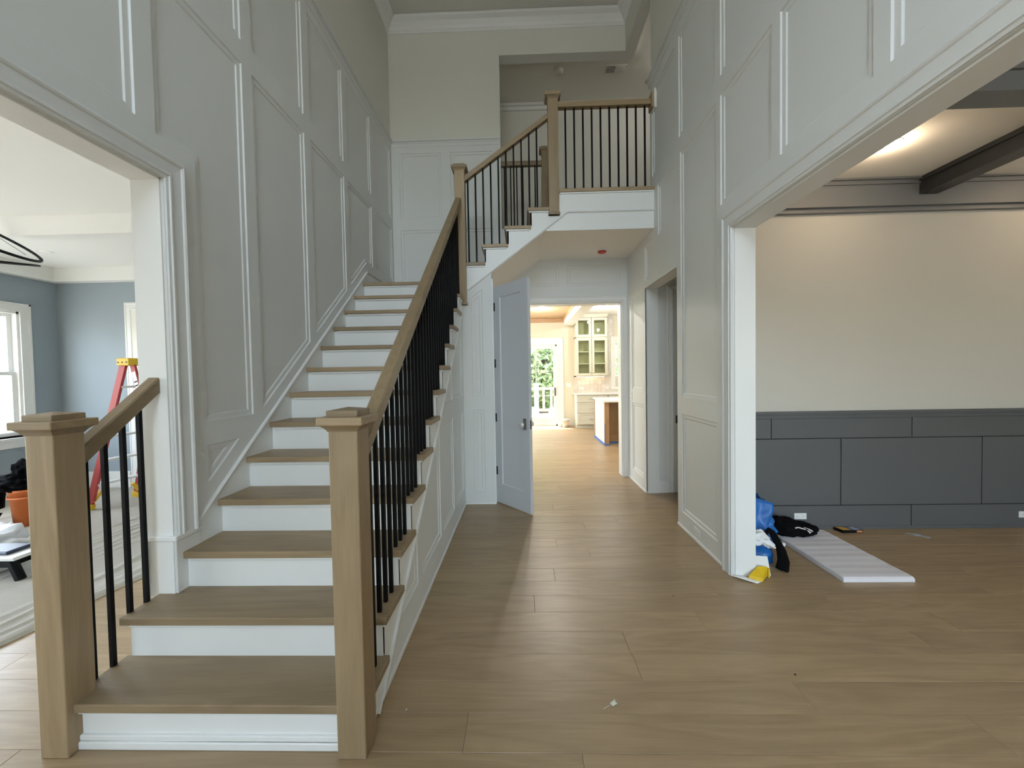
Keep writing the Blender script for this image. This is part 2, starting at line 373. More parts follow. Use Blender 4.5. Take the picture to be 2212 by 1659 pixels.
# ------------------------------------------------------------------ floor
fl = box('floor', (-6.3, 5.9, FY-.15, 10.65, -.12, -.021), paint('subfloor', (.1, .08, .06), .8)); struct(fl, 'wide pale oak plank floor')
def plank_geo(x0, x1, y0, y1, z1=0.0, z0=-.02, c=.0012):
    g = .0004
    x0 += g; x1 -= g; y0 += g; y1 -= g
    v = [(x0, y0, z0), (x1, y0, z0), (x1, y1, z0), (x0, y1, z0), (x0, y0, z1-c), (x1, y0, z1-c), (x1, y1, z1-c), (x0, y1, z1-c),
         (x0+c, y0+c, z1), (x1-c, y0+c, z1), (x1-c, y1-c, z1), (x0+c, y1-c, z1)]
    f = [(0, 4, 5, 1), (1, 5, 6, 2), (2, 6, 7, 3), (3, 7, 4, 0), (4, 8, 9, 5), (5, 9, 10, 6), (6, 10, 11, 7), (7, 11, 8, 4), (8, 11, 10, 9), (0, 1, 2, 3)]
    return v, f
PW = 0.1735; ROW0 = 1.4325
known = {-1: [0.2], 0: [-.247], 1: [1.20], 8: [-.39], 7: [.205]}
rp = random.Random(11)
def row_joints(r, xa, xb):
    js = list(known.get(r, []))
    if not js: js = [rp.uniform(-1.0, 1.0)]
    x = js[0]
    while x > xa: x -= rp.uniform(1.3, 2.2); js.append(x)
    x = js[0]
    while x < xb: x += rp.uniform(1.3, 2.2); js.append(x)
    js = sorted(j for j in js if xa+.25 < j < xb-.25)
    return [xa]+js+[xb]
joined = MB()
for r in range(-28, 53):
    y0 = ROW0+PW*r; y1 = y0+PW
    if r < -2: xa, xb = -6.2, 5.8
    elif r <= 22: xa, xb = -6.2, 5.8
    else: xa, xb = -2.5, 4.6
    js = row_joints(r, xa, xb)
    for a, b in zip(js, js[1:]):
        dz = rp.uniform(-.0004, .0004)
        v, f = plank_geo(a, b, y0, y1, dz)
        if -2 <= r <= 22:
            me_o = link('floor_plank', v, f, FLOOR, fl)
        else: joined.add(v, f)
jo = joined.build('floor_planks_beyond', FLOORI, fl); jo['kind'] = 'stuff'; jo['label'] = 'oak floor planks too far off to pick apart'

# ------------------------------------------------------------------ staircase
XS = -.63                                # outer face of the open stringer
st = empty('staircase', (-1.17, 1.45, 0), 'oak and white staircase climbing to a landing and turning right', 'staircase')
yk = lambda k: Y1+(k-1)*D_
TT = .034
def tread(x0, x1, y0, y1, ztop, mat=OAK_X, cove='Y', lab=None):
    o = box('tread', (x0, x1, y0, y1, ztop-TT, ztop), mat, st, bevel=.004)
    return o
for k in range(1, 13):
    x0 = -1.79 if k <= 2 else XL+.013
    y0 = yk(k); y1 = yk(k+1)+.035
    if k == 2:                          # notched round the end of the study wall
        o = MB().prism([(x0, y0), (XS+.027, y0), (XS+.027, y1), (XL+.002, y1), (XL+.002, 1.872), (x0, 1.872)], lambda u, w, t: (u, w, t), k*R_-TT, k*R_).build('tread', OAK_X, st, bevel=.004)
    else: o = tread(x0, XS+.027, y0, y1, k*R_)
    c = MB().box(x0+.03, XS+.014, y0+.014, y0+.03, k*R_-TT-.016, k*R_-TT)
    c.box(XS-.001, XS+.014, y0+.016, yk(k+1)+.02, k*R_-TT-.016, k*R_-TT)
    c.build('cove_moulding', WHITE, o, bevel=.003)
for k in range(1, 14):
    xa = -1.765 if k <= 2 else XL+.013
    box('riser', (xa, XS, yk(k)+.028, yk(k)+.045, (k-1)*R_-.0, k*R_-TT), WHITE, st)
# base moulding on the first riser
mb = MB().box(-1.74, -.70, Y1+.010, Y1+.03, 0, .03).box(-1.74, -.70, Y1+.016, Y1+.03, .03, .052); mb.build('riser_base_moulding', WHITE, st, bevel=.004)
# landing
ld = box('landing', (XL+.013, XS+.027, yk(13), YB, ZL-TT, ZL), OAK_X, st, bevel=.004)
c = MB().box(XL+.03, XS+.0, yk(13)+.014, yk(13)+.03, ZL-TT-.016, ZL-TT); c.build('cove_moulding', WHITE, ld, bevel=.003)
# open stringer on the right, saw-toothed
nose = lambda y: R_+.795*(y-Y1)
pts = [(Y1+.045, 0.0)]
for k in range(1, 14):
    pts.append((yk(k)+.03, (k-1)*R_-(TT if k > 1 else 0))); pts.append((yk(k)+.03, k*R_-TT))
pts = pts[1:]
pts += [(4.26, ZL-TT), (4.26, nose(4.26)-.315), (Y1+.03+.27, max(0.0, nose(Y1+.30)-.315)), (Y1+.03+.14, 0.0)]
mb = MB().prism(pts, lambda u, w, t: (t, u, w), XS-.03, XS); mb.build('open_stringer', WHITE, st)
v, f = sweep([(4.24, nose(4.24)-.315), (Y1+.17, nose(Y1+.17)-.315)], [(0, 0), (0, .01), (.006, .014), (.014, .008), (.018, 0)], lambda u, w, h: (XS+h, u, w), False)
link('stringer_bead', v, f, WHITE, st)
# left short stringer under treads 1-2
pts = [(yk(1)+.03, 0), (yk(1)+.03, R_-TT), (yk(2)+.03, R_-TT), (yk(2)+.03, 2*R_-TT), (1.872, 2*R_-TT), (1.872, 0)]
MB().prism(pts, lambda u, w, t: (t, u, w), -1.765, -1.74).build('closed_stringer', WHITE, st)
# wall skirt
pts = [(1.90, .36), (1.90, .652), (1.965, .652), (4.359, 2.556), (YB, 2.556), (YB, 2.30), (4.3, 2.2)]
MB().prism(pts, lambda u, w, t: (t, u, w), XL, XL+.020).build('wall_skirt', WHITE, st)
v, f = sweep([(YB, 2.575), (4.352, 2.575), (1.962, .671), (1.88, .655)], [(0, 0), (0, .026), (.008, .032), (.016, .026), (.022, .020), (.022, 0)], fnL, False)
link('skirt_cap', v, f, WHITE, st)
MB().box(XL, XS, YB-.020, YB, ZL, ZL+.13).build('landing_skirt', WHITE, st)
# upper flight
nx = lambda k: -.656+.2475*(k-14)
YF = 4.24
for k in range(14, 18):
    o = box('tread', (nx(k), nx(k+1)+.035, YF-.027, YB, k*R_-TT, k*R_), OAK_Y, st, bevel=.004)
    c = MB().box(nx(k)+.014, nx(k)+.03, YF-.01, YB, k*R_-TT-.016, k*R_-TT).box(nx(k)+.016, nx(k+1)+.02, YF-.014, YF+.001, k*R_-TT-.016, k*R_-TT)
    c.build('cove_moulding', WHITE, o, bevel=.003)
for k in range(14, 19): box('riser', (nx(k)+.028, nx(k)+.045, YF, YB, (k-1)*R_, k*R_-TT), OAK_Y if k > 15 else WHITE, st)
pts = [(-.626, ZL-TT)]
for k in range(14, 19): pts += [(nx(k)+.03, (k-1)*R_-TT), (nx(k)+.03, k*R_-TT)]
pts += [(XR, ZH-TT), (XR, 3.126), (.51, 3.126), (-.626, 2.28)]
MB().prism(pts, lambda u, w, t: (u, t, w), YF, YF+.03).build('upper_stringer', WHITE, st)
v, f = sweep([(XR, 3.126), (.51, 3.126), (-.62, 2.284)], [(0, 0), (0, .008), (.006, .012), (.012, .006), (.015, 0)], lambda u, w, h: (u, YF-h, w), False)
link('stringer_bead', v, f, WHITE, st)
o = box('hall_nosing', (nx(18), XR, YF-.027, YF+.12, ZH-TT, ZH), OAK_X, st, bevel=.004)
MB().box(nx(18)+.1, XR, YF-.014, YF+.001, ZH-TT-.016, ZH-TT).build('cove_moulding', WHITE, o, bevel=.003)
pts = [(.30, 2.93), (XR, 2.93), (XR, 3.126), (.51, 3.126), (.26, 2.935)]
MB().prism(pts, lambda u, w, t: (u, t, w), YF+.006, YF+.03).build('fascia_board', WHITE, st)

# walls below the stair
mb = MB()
pts = [(Y1+.10, 0), (4.25, 0), (4.25, nose(4.25)-.30), (Y1+.17, max(.02, nose(Y1+.17)-.30))]
ws = struct(mb.prism(pts, lambda u, w, t: (t, u, w), XS-.12, XS-.020).build('wall_stair_side', WALLW), 'white panelled wall below the open stringer')
fnS = lambda u, v, h: (XS-.020+h, u, v)
SIDE = pts
lo = lambda y: nose(y)-.315-.075
def spanel(a, b, z0, z1):
    ya = 1e9; pts = [(a, z0), (b, z0)]
    ztb = min(z1, lo(b)); zta = min(z1, lo(a))
    pts.append((b, ztb))
    if lo(b) > z1 and lo(a) < z1: pts.append((Y1+(z1+.39-R_)/.795, z1))
    if zta > z0+.01: pts.append((a, zta))
    else: pts[0] = (Y1+(z0+.39-R_)/.795, z0)
    recess(pts, fnS, ws)
for a, b in ((1.98, 2.29), (2.38, 2.96), (3.05, 3.555), (3.645, 4.16)): spanel(a, b, .185, 1.03)
for a, b in ((3.05, 3.555), (3.645, 4.16)):
    if lo(b) > 1.3: spanel(a, b, 1.18, 3.0)
stiles(SIDE, fnS, ws)
mb = MB().box(XS-.012, XS+.004, Y1+.2, 4.25, 0, .024).box(XS-.012, -.3, 4.232, 4.25, 0, .024)
struct(mb.build('baseboard_stair', WHITE, bevel=.004), 'white shoe moulding along the stair wall')
pts = [(XS-.12, 0), (-.312, 0), (-.312, 2.515), (XS-.02, 2.275), (XS-.12, 2.275)]
wu = struct(MB().prism(pts, lambda u, w, t: (u, t, w), YF+.020, YF+.11).build('wall_stair_front', WALLW), 'narrow white panelled wall below the upper flight')
fnU = lambda u, v, h: (u, YF+.020-h, v)
FRONT = [(XS-.025, 0), (-.312, 0), (-.312, 2.515), (XS-.025, 2.278)]
recess(rect(-.535, -.412, .135, 1.032), fnU, wu)
recess([(-.535, 1.18), (-.412, 1.18), (-.412, 2.335), (-.535, 2.24)], fnU, wu)
stiles(FRONT, fnU, wu)
# closet wall with the door opening, facing the passage
wc = wallX('wall_closet', -.43, -.312, YF+.11, YB, 0, 2.50, [(4.36, 4.98, 0, 2.365)], WALLW)
wc['label'] = 'white wall under the stairs holding the closet doorway'
# passage ceiling and sloped soffit
pts = [(-.43, 2.43), (-.314, 2.51), (.26, 2.93), (XR, 2.93), (XR, 2.99), (.24, 2.99), (-.43, 2.50)]
struct(MB().prism(pts, lambda u, w, t: (u, t, w), YF+.03, YB).build('ceiling_passage', paint('cream_ceiling_paint', (.84, .83, .79), .8)), 'cream passage ceiling sloping down under the stairs')
# upper hall
struct(MB().box(nx(18)+.03, XR+3.0, YF+.03, 6.6, 3.0, ZH-.001).box(-2.6, nx(18)+.03, YB+.15, 6.5, 3.0, ZH-.001).box(-.235, nx(18)+.03, YB+.001, YB+.15, 3.0, ZH-.001).build('floor_hall', FLOORI), 'oak floor of the upper hall')
hb = struct(box('wall_hall_back', (-2.6, 4.5, 6.5, 6.6, ZH, 5.75), GREIGE), 'greige far wall of the upper hall')
MB().box(-2.6, 4.5, 6.46, 6.5, 5.66, 5.75).box(-2.6, 4.5, 6.42, 6.5, 5.71, 5.75).build('crown_moulding', WHITE, hb)
struct(box('ceiling_hall', (-2.6, 4.5, YB+.15, 6.6, 5.75, 5.85), GREIGE), 'low ceiling of the upper hall')
struct(box('ceiling_hall_side', (XR+.13, 4.5, 4.2, YB+.15, 5.75, 5.85), GREIGE), 'ceiling of the upper hall side wing')
struct(box('wall_hall_left', (-.52, -.42, YB+.15, 6.5, ZH, 5.75), GREIGE), 'short side wall of the upper hall')
struct(box('wall_hall_side', (XR+.13, 4.5, 4.2, 4.35, ZH, 5.75), GREIGE), 'side wing wall of the upper hall')
struct(box('wall_hall_end', (4.4, 4.5, 4.2, 6.6, ZH, 5.75), GREIGE), 'end wall of the upper hall')
struct(MB().box(-.42, -.385, YB+.151, YB+.26, ZH, 5.35).box(-.42, -.385, YB+.151, 6.3, 5.27, 5.37).build('trim_2', WHITE), 'white door casing just inside the upper hall')
struct(box('ceiling_study_cap', (-6.3, XL-.13, FY-.15, YB, 3.2, 3.3), CEILW), 'structure above the study ceiling')

# ------------------------------------------------------------------ railings
def newel(parent, cx, cy, z0, ztop, w=.107, foot=False):
    h = w/2; zs = ztop-.082
    n = MB().box(cx-h, cx+h, cy-h, cy+h, z0, zs).build('newel_post', OAK_Z, parent, bevel=.004)
    cvs = [(h+.001, 0), (h+.004, .006), (h+.010, .014), (h+.019, .022), (h+.021, .026)]
    mb = MB()
    for (a, za), (b, zb) in zip(cvs, cvs[1:]):
        v = [(cx+sx*a, cy+sy*a, zs+za-.004) for sx, sy in ((-1, -1), (1, -1), (1, 1), (-1, 1))]+[(cx+sx*b, cy+sy*b, zs+zb-.004) for sx, sy in ((-1, -1), (1, -1), (1, 1), (-1, 1))]
        mb.add(v, BOXF)
    mb.build('cap_cove', OAK_X, n)
    p = h+.029
    MB().box(cx-p, cx+p, cy-p, cy+p, zs+.020, zs+.050).build('cap_plate', OAK_X, n, bevel=.004)
    q = h+.004
    vv = [(cx+sx*q, cy+sy*q, zs+.049) for sx, sy in ((-1, -1), (1, -1), (1, 1), (-1, 1))]+[(cx+sx*q, cy+sy*q, zs+.072) for sx, sy in ((-1, -1), (1, -1), (1, 1), (-1, 1))]
    f = BOXF[:1]+BOXF[2:]+[(4, 5, 8), (5, 6, 8), (6, 7, 8), (7, 4, 8)]
    MB().add(vv+[(cx, cy, zs+.082)], f).build('cap_block', OAK_X, n, bevel=.002)
    if foot: MB().box(cx-h-.008, cx+h+.008, cy-h-.008, cy+h+.008, z0, z0+.025).build('drop_cap', OAK_Z, n, bevel=.004)
    return n
bal_me = {}
def baluster(parent, x, y, z0, z1):
    mb = MB().box(x-.0085, x+.0085, y-.0085, y+.0085, z0-.004, z1)
    return mb.build('baluster', IRON, parent)
def railprism(parent, fn, pts0, pts1, mat=OAK_Y):
    pass
railtop = lambda y: 1.30+.795*(y-1.70)
RV = .072
def sloped_rail(parent, xc, ya, yb, mat=OAK_Y):
    w = .031; c = .007
    prof = [(-w, -RV), (w, -RV), (w, -c), (w-c, 0), (-w+c, 0), (-w, -c)]
    n = len(prof); v = [(xc+a, ya, railtop(ya)+b) for a, b in prof]+[(xc+a, yb, railtop(yb)+b) for a, b in prof]
    f = [tuple(range(n)), tuple(range(2*n-1, n-1, -1))]+[(i, (i+1) % n, n+(i+1) % n, n+i) for i in range(n)]
    return link('handrail', v, f, mat, parent)
# right side of the lower flight
ra = empty('stair_railing', (-.65, 1.45, 0), 'oak handrail with black iron balusters along the open side of the lower flight', 'railing')
newel(ra, -.652, 1.455, 0, 1.305)
sloped_rail(ra, -.645, 1.50, 4.215)
BX = -.648
for k in range(1, 13):
    for j in range(3):
        y = yk(k)+.046+.078*j
        if y < 1.55 or y > 4.185: continue
        baluster(ra, BX, y, k*R_, railtop(y)-RV+.01)
# short left side
rb = empty('stair_railing', (-1.785, 1.45, 0), 'short oak handrail with four iron balusters ending at the study doorway jamb', 'railing')
newel(rb, -1.781, 1.45, 0, 1.305)
sloped_rail(rb, -1.785, 1.495, 1.866)
for y, k in ((1.545, 1), (1.623, 1), (1.703, 2), (1.782, 2)): baluster(rb, -1.785, y, k*R_, railtop(y)-RV+.01)
# upper flight and hall
rc = empty('stair_railing', (-.628, 4.256, 2.16), 'oak railing with iron balusters rising from the landing to the upper hall', 'railing')
newel(rc, -.628, 4.256, 2.16, 3.655, foot=True)
newel(rc, .370, 4.256, 3.085, 4.372, foot=True)
ut = lambda x: 3.548+.703*(x+.554)
prof = [(-.031, -.062), (.031, -.062), (.031, -.007), (.024, 0), (-.024, 0), (-.031, -.007)]
def xrail(parent, xa, xb, za, zb, yc):
    n = len(prof); v = [(xa, yc+a, za+b) for a, b in prof]+[(xb, yc+a, zb+b) for a, b in prof]
    f = [tuple(range(n)), tuple(range(2*n-1, n-1, -1))]+[(i, (i+1) % n, n+(i+1) % n, n+i) for i in range(n)]
    return link('handrail', v, f, OAK_X, parent)
xrail(rc, -.578, .32, ut(-.578), ut(.32), 4.256)
xrail(rc, .42, XR-.03, 4.272, 4.272, 4.256)
for i in range(10):
    x = -.546+.0825*i
    k = max(kk for kk in range(14, 18) if nx(kk) < x)
    baluster(rc, x, 4.256, k*R_, ut(x)-.055)
for i in range(10): baluster(rc, .504+.0927*i, 4.256, ZH, 4.215)
MB().box(XR-.044, XR-.022, 4.196, 4.316, 4.165, 4.325).build('wall_rosette', OAK_Z, rc, bevel=.006)
MB().box(XR-.024, XR, 4.18, 4.332, 4.145, 4.345).build('rosette_backing', WHITE, rc, bevel=.003)
# rear hall railing
rd = empty('hall_railing', (.36, 5.40, ZH), 'short level oak railing with iron balusters guarding the far side of the upper flight', 'railing')
newel(rd, .365, 5.40, ZH, 4.455)
xrail(rd, -.235, .32, 4.274, 4.274, 5.40)
for i in range(6): baluster(rd, -.19+.0825*i, 5.40, ZH, 4.215)

# ------------------------------------------------------------------ closet door (open)
hx, hy = -.300, 4.30; ex, ey = .066, 3.882
dl = math.hypot(ex-hx, ey-hy); du = Vector(((ex-hx)/dl, (ey-hy)/dl, 0)); dn = Vector((-du.y, du.x, 0))   # dn points to the back of the leaf
d1 = struct(empty('door_1', (hx, hy, 0)), 'grey-white single panel closet door standing open')
P0 = Vector((hx, hy, 0))
def dp(u, z, t): q = P0+du*u+dn*t; return (q.x, q.y, z)
DT = .036; DH = 2.358; zb = .012
mb = MB()
for a, b, c, d in ((0, .105, zb, DH), (dl-.105, dl, zb, DH), (.105, dl-.105, DH-.12, DH), (.105, dl-.105, zb, .22)):
    mb.prism(rect(a, b, c, d), lambda u, w, t: dp(u, w, t), 0, DT)
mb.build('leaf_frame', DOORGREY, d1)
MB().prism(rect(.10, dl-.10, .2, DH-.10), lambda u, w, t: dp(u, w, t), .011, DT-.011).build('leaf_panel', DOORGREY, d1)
v, f = sweep([(dl-.105, .22), (dl-.105, DH-.12), (.105, DH-.12), (.105, .22)][::1], [(0, -.001), (.003, -.003), (.010, -.011)], lambda u, w, h: dp(u, w, -h), True)
link('panel_bead', v, f, DOORGREY, d1)
for z in (.36, .94, 1.53, 2.14):
    h = MB().cyl(dp(-.008, z-.045, .0), dp(-.008, z+.045, .0), .008, n=10); h.prism(rect(-.012, .03, z-.045, z+.045), lambda u, w, t: dp(u, w, t), -.003, .001)
    h.build('hinge', DKMETAL, d1)
for s, t in ((1, 0), (-1, DT)):
    bp = MB().prism(rect(dl-.085, dl-.040, .85, .965), lambda u, w, tt: dp(u, w, tt), t-s*.008, t); pl = bp.build('knob_plate', NICKEL, d1, bevel=.002)
    c = Vector(dp(dl-.062, .905, t)); nn = -dn*s
    kb = MB().cyl(c, c+nn*.035, .010, .009, 14); kb.build('knob_stem', NICKEL, pl)
    kb = MB()
    prf = [(0.012, .030), (.022, .034), (.028, .042), (.028, .054), (.022, .064), (.010, .068)]
    for (ra_, ta), (rb_, tb) in zip(prf, prf[1:]): kb.cyl(c+nn*ta, c+nn*tb, ra_, rb_, 12, True)
    kb.build('knob', paint('knob_glass', (.62, .60, .56), .15), pl, smooth=False)
MB().prism(rect(.86, .95, dl, dl+.001), lambda u, w, t: (P0+du*w+dn*t).to_tuple()[:2]+(u,), .008, .028).build('latch_plate', NICKEL, d1)
mb = MB().box(-.312, -.296, 4.255, 4.36, 0, 2.44).box(-.312, -.296, 4.98, 5.06, 0, 2.44)
mb.build('casing', WHITE, wc)

# ------------------------------------------------------------------ small side passage on the right
wp = wallY('wall_side_passage', 4.60, 4.72, XR+.06, 3.2, 0, 2.9, [], WALLW); wp['label'] = 'shaded white wall of the side passage'
struct(box('wall_side_passage_end', (3.1, 3.2, 3.645, 4.6, 0, 2.9), WALLW), 'end wall of the side passage')
struct(box('ceiling_side_passage', (XR+.13, 3.1, 3.645, 4.6, 2.6, 2.7), GREIGE), 'low ceiling of the side passage')
d3 = struct(empty('door_2', (1.80, 4.60, 0)), 'grey-white pocket door in the side passage')
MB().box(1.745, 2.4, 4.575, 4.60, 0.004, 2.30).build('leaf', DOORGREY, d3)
MB().box(1.765, 1.80, 4.568, 4.58, .81, .90).build('pull', DKMETAL, d3, bevel=.003)
v, f = sweep([(1.745, 0), (1.745, 2.33), (2.5, 2.33)], [(a*.65, h*.9) for a, h in CASE], lambda u, w, h: (u, 4.60-h, w), False); link('casing', v, f, WHITE, wp)
mb = MB().box(1.57, 1.68, 4.586, 4.60, 0, .14).box(1.57, 1.68, 4.578, 4.60, 0, .024); mb.build('base', WHITE, wp)
box('jamb_lining', (XR-.001, XR+.131, 4.565, 4.60, 0, 2.36), WHITE, wp)

# ------------------------------------------------------------------ dining room
wd = wallY('wall_dining_back', 3.51, 3.645, XR+.13, 5.8, 0, 3.05, [], TAUPE); wd['label'] = 'taupe dining room wall over slate panelling'
wdr = wallX('wall_dining_right', 5.6, 5.75, FY, 3.6, 0, 3.05, [], TAUPE)
YD = 3.51
MB().box(XR+.13, 5.6, YD-.006, YD, 0, 1.0).build('panel_backing', GROOVE, wd)
def wpanel(a, b, c, d): MB().box(a, b, YD-.018, YD-.005, c, d).build('wainscot_panel', SLATE, wd, bevel=.0012)
g = .0035
def wrow(js, c, d):
    js = [1.57]+js+[5.6]
    for a, b in zip(js, js[1:]): wpanel(a+(g if a > 1.6 else 0), b-g, c, d)
wrow([2.177, 3.380, 4.583], .806, .978)
wrow([2.777, 3.975, 5.173], .216, .799)
wrow([2.177, 3.380, 4.583], .030, .209)
MB().box(1.57, 5.6, YD-.022, YD, 0, .030).build('base_strip', SLATE, wd, bevel=.002)
MB().box(1.57, 5.6, YD-.020, YD, .980, 1.008).box(1.57, 5.6, YD-.030, YD, 1.010, 1.022).box(1.57, 5.6, YD-.042, YD, 1.024, 1.042).build('wainscot_cap', SLATE, wd)
cdn = struct(box('ceiling_dining', (XR+.13, 5.8, FY, 3.6, 3.0, 3.1), paint('dining_ceiling', (.84, .79, .72), .8)), 'warm ceiling of the dining room with grey beams')
MB().box(1.57, 5.6, 3.44, 3.51, 2.78, 2.955).box(1.57, 5.6, 3.425, 3.51, 2.955, 3.0).box(1.57, 5.6, 3.40, 3.51, 2.985, 3.0).box(1.57, 5.6, 3.47, 3.51, 2.745, 2.78).build('perimeter_beam', GRBEAM, cdn)
MB().box(3.37, 3.515, FY, 3.44, 2.865, 3.0).box(3.352, 3.533, FY, 3.44, 2.965, 3.0).build('cross_beam', SHADEBEAM, cdn)
MB().box(1.57, 5.6, 2.18, 2.325, 2.865, 3.0).box(1.57, 5.6, 2.162, 2.343, 2.965, 3.0).build('cross_beam', GRBEAM, cdn)
MB().box(1.57, 5.6, 0.6, 0.745, 2.865, 3.0).build('cross_beam', GRBEAM, cdn)
def can_light(x, y, z, w, label, col=(1, .86, .68), group=None, es=25):
    e = empty('recessed_light', (x, y, z), label, 'ceiling light', group)
    MB().lathe([(.050, -.004), (.056, -.006), (.072, -.004), (.074, 0)], (x, y, z), 24).build('trim_ring', PLASTIC, e, smooth=True)
    mb = MB(); n = 24; mb.add([(x, y, z-.003)]+[(x+.05*math.cos(2*PI*i/n), y+.05*math.sin(2*PI*i/n), z-.003) for i in range(n)], [(0, 1+(i+1) % n, 1+i) for i in range(n)])
    mb.build('lens', emis('lamp_lens', col, es), e)
    if w:
        l = bpy.data.lights.new('lamp_light', 'POINT'); l.energy = w*.55; l.color = col; l.shadow_soft_size = .04
        lo_ = bpy.data.objects.new('lamp_light', l); COL.objects.link(lo_); lo_.parent = e; lo_.location = (0, 0, -.07)
    return e
can_light(2.63, 2.90, 3.0, 9, 'glowing recessed light in the dining ceiling between the grey beams', (1, .78, .54))
can_light(4.5, 2.9, 3.0, 9, 'recessed light in the dining ceiling past the dark cross beam', (1, .78, .54))

# ------------------------------------------------------------------ study (left room)
XW = -6.1
wsl = wallX('wall_study_left', XW-.15, XW, FY, 5.2, 0, 2.95, [(3.45, 4.65, .77, 2.27), (-.6, 2.8, .25, 2.6)], BLUE); wsl['label'] = 'blue-grey study wall with the window'
wsb = wallY('wall_study_back', 5.05, 5.2, XW-.15, XL-.13, 0, 2.95, [], BLUE); wsb['label'] = 'blue-grey back wall of the study'
box('study_side_paint', (XL-.134, XL-.13, 1.98, 5.05, 0, 2.9), CEILW, wl)
cs = struct(box('ceiling_study', (XW-.15, XL-.13, FY, 5.2, 2.87, 2.95), CEILW), 'white coffered ceiling of the study')
MB().box(XW, XL-.13, 4.94, 5.05, 2.70, 2.87).build('perimeter_beam', CEILW, cs)
MB().box(XW, XW+.11, FY, 4.94, 2.70, 2.87).build('perimeter_beam', CEILW, cs)
MB().box(XW+.11, XL-.13, 3.37, 3.50, 2.70, 2.87).build('cross_beam', CEILW, cs)
MB().box(XW+.11, XL-.13, 1.2, 1.33, 2.70, 2.87).build('cross_beam', CEILW, cs)
MB().box(XW, -5.19, 5.03, 5.05, 0, .215).box(-4.145, XL-.13, 5.03, 5.05, 0, .215).box(XW, XW+.02, FY, 5.03, 0, .215).build('base', WHITE, wsb)
def sash_window(name, label, fn, u0, u1, z0, z1, depth, cas=.10):
    """double-hung window; fn(u,z,t): t>0 into the room"""
    w = struct(empty(name, fn((u0+u1)/2, z0, 0)), label)
    def bx(nm, a, b, c, d, t0, t1, mat=WHITE, par=None): 
        mb = MB().prism(rect(a, b, c, d), fn, t0, t1); return mb.build(nm, mat, par or w, bevel=0)
    mb = MB()
    for a, b, c, d in ((u0-cas, u0, z0-.02, z1+cas), (u1, u1+cas, z0-.02, z1+cas), (u0, u1, z1, z1+cas)): mb.prism(rect(a, b, c, d), fn, 0, .02)
    for a, b, c, d in ((u0-cas, u0-cas+.02, z0-.02, z1+cas), (u1+cas-.02, u1+cas, z0-.02, z1+cas), (u0-cas, u1+cas, z1+cas-.02, z1+cas)): mb.prism(rect(a, b, c, d), fn, .018, .03)
    mb.build('casing', WHITE, w)
    bx('sill', u0-cas-.01, u1+cas+.01, z0-.045, z0-.02, -.02, .05); bx('apron', u0-cas, u1+cas, z0-.14, z0-.045, 0, .018)
    mb = MB()
    for a, b, c, d in ((u0, u0+.025, z0-.02, z1), (u1-.025, u1, z0-.02, z1), (u0, u1, z1-.025, z1), (u0, u1, z0-.02, z0)): mb.prism(rect(a, b, c, d), fn, -depth, 0)
    mb.build('frame', WHITE, w)
    zm = (z0+z1)/2
    for nm, c, d, t in (('upper_sash', zm-.02, z1-.025, -.10), ('lower_sash', z0, zm+.02, -.065)):
        mb = MB(); a, b = u0+.025, u1-.025
        for p in ((a, a+.045, c, d), (b-.045, b, c, d), (a+.045, b-.045, c, c+.045), (a+.045, b-.045, d-.04, d)): mb.prism(rect(*p), fn, t, t+.033)
        s = mb.build(nm, WHITE, w)
        MB().prism(rect(a+.04, b-.04, c+.04, d-.035), fn, t+.014, t+.018).build('pane', GLASS, s)
    return w
sash_window('window_1', 'white double-hung study window full of daylight', lambda u, z, t: (XW+t, u, z), 3.45, 4.65, .77, 2.27, .14)
sash_window('window_2', 'unseen second double-hung study window added for more daylight', lambda u, z, t: (XW+t, u, z), -.6, 2.8, .25, 2.6, .14)  # out of view, added and widened to brighten the study
sash_window('window_4', 'dining room front window', lambda u, z, t: (u, FY+t, z), 2.1, 5.1, .5, 2.6, .14)
sash_window('window_5', 'tall upper foyer window above the entry', lambda u, z, t: (u, FY+t, z), -1.64, .56, 3.2, 5.6, .14)
fd = struct(empty('door_3', (-.54, FY, .15)), 'glazed entry door with sidelights')
mb = MB()
for a, b, c, d in ((-1.44, -1.38, .4, 2.4), (.30, .36, .4, 2.4), (-1.44, .36, 2.34, 2.4), (-1.44, .36, .4, .46), (-1.02, -.94, .4, 2.4), (-.14, -.06, .4, 2.4)): mb.box(a, b, FY-.12, FY-.06, c, d)
mb.build('door_frame', WHITE, fd); box('pane', (-1.43, .35, FY-.095, FY-.09, .41, 2.39), GLASS, fd)
# white door casing and door in the back wall of the study
d4 = struct(empty('door_4', (-4.7, 5.05, 0)), 'white panelled door in the blue back wall of the study')
v, f = sweep([(-5.085, 0), (-5.085, 2.33), (-4.25, 2.33), (-4.25, 0)], CASE, lambda u, w, h: (u, 5.05-h, w), False); link('casing', v, f, WHITE, d4)
box('leaf', (-5.085, -4.25, 5.03, 5.05, .005, 2.33), paint('cream_door', (.80, .78, .70), .45), d4)
moulding(rect(-4.97, -4.37, 1.15, 2.2), lambda u, v, h: (u, 5.03-h*.6, v), d4, 'leaf_moulding'); moulding(rect(-4.97, -4.37, .2, 1.0), lambda u, v, h: (u, 5.03-h*.6, v), d4, 'leaf_moulding')
can_light(-5.3, 4.3, 2.87, 0, 'unlit round recessed light in the study ceiling', (.9, .9, .9), es=0.1)

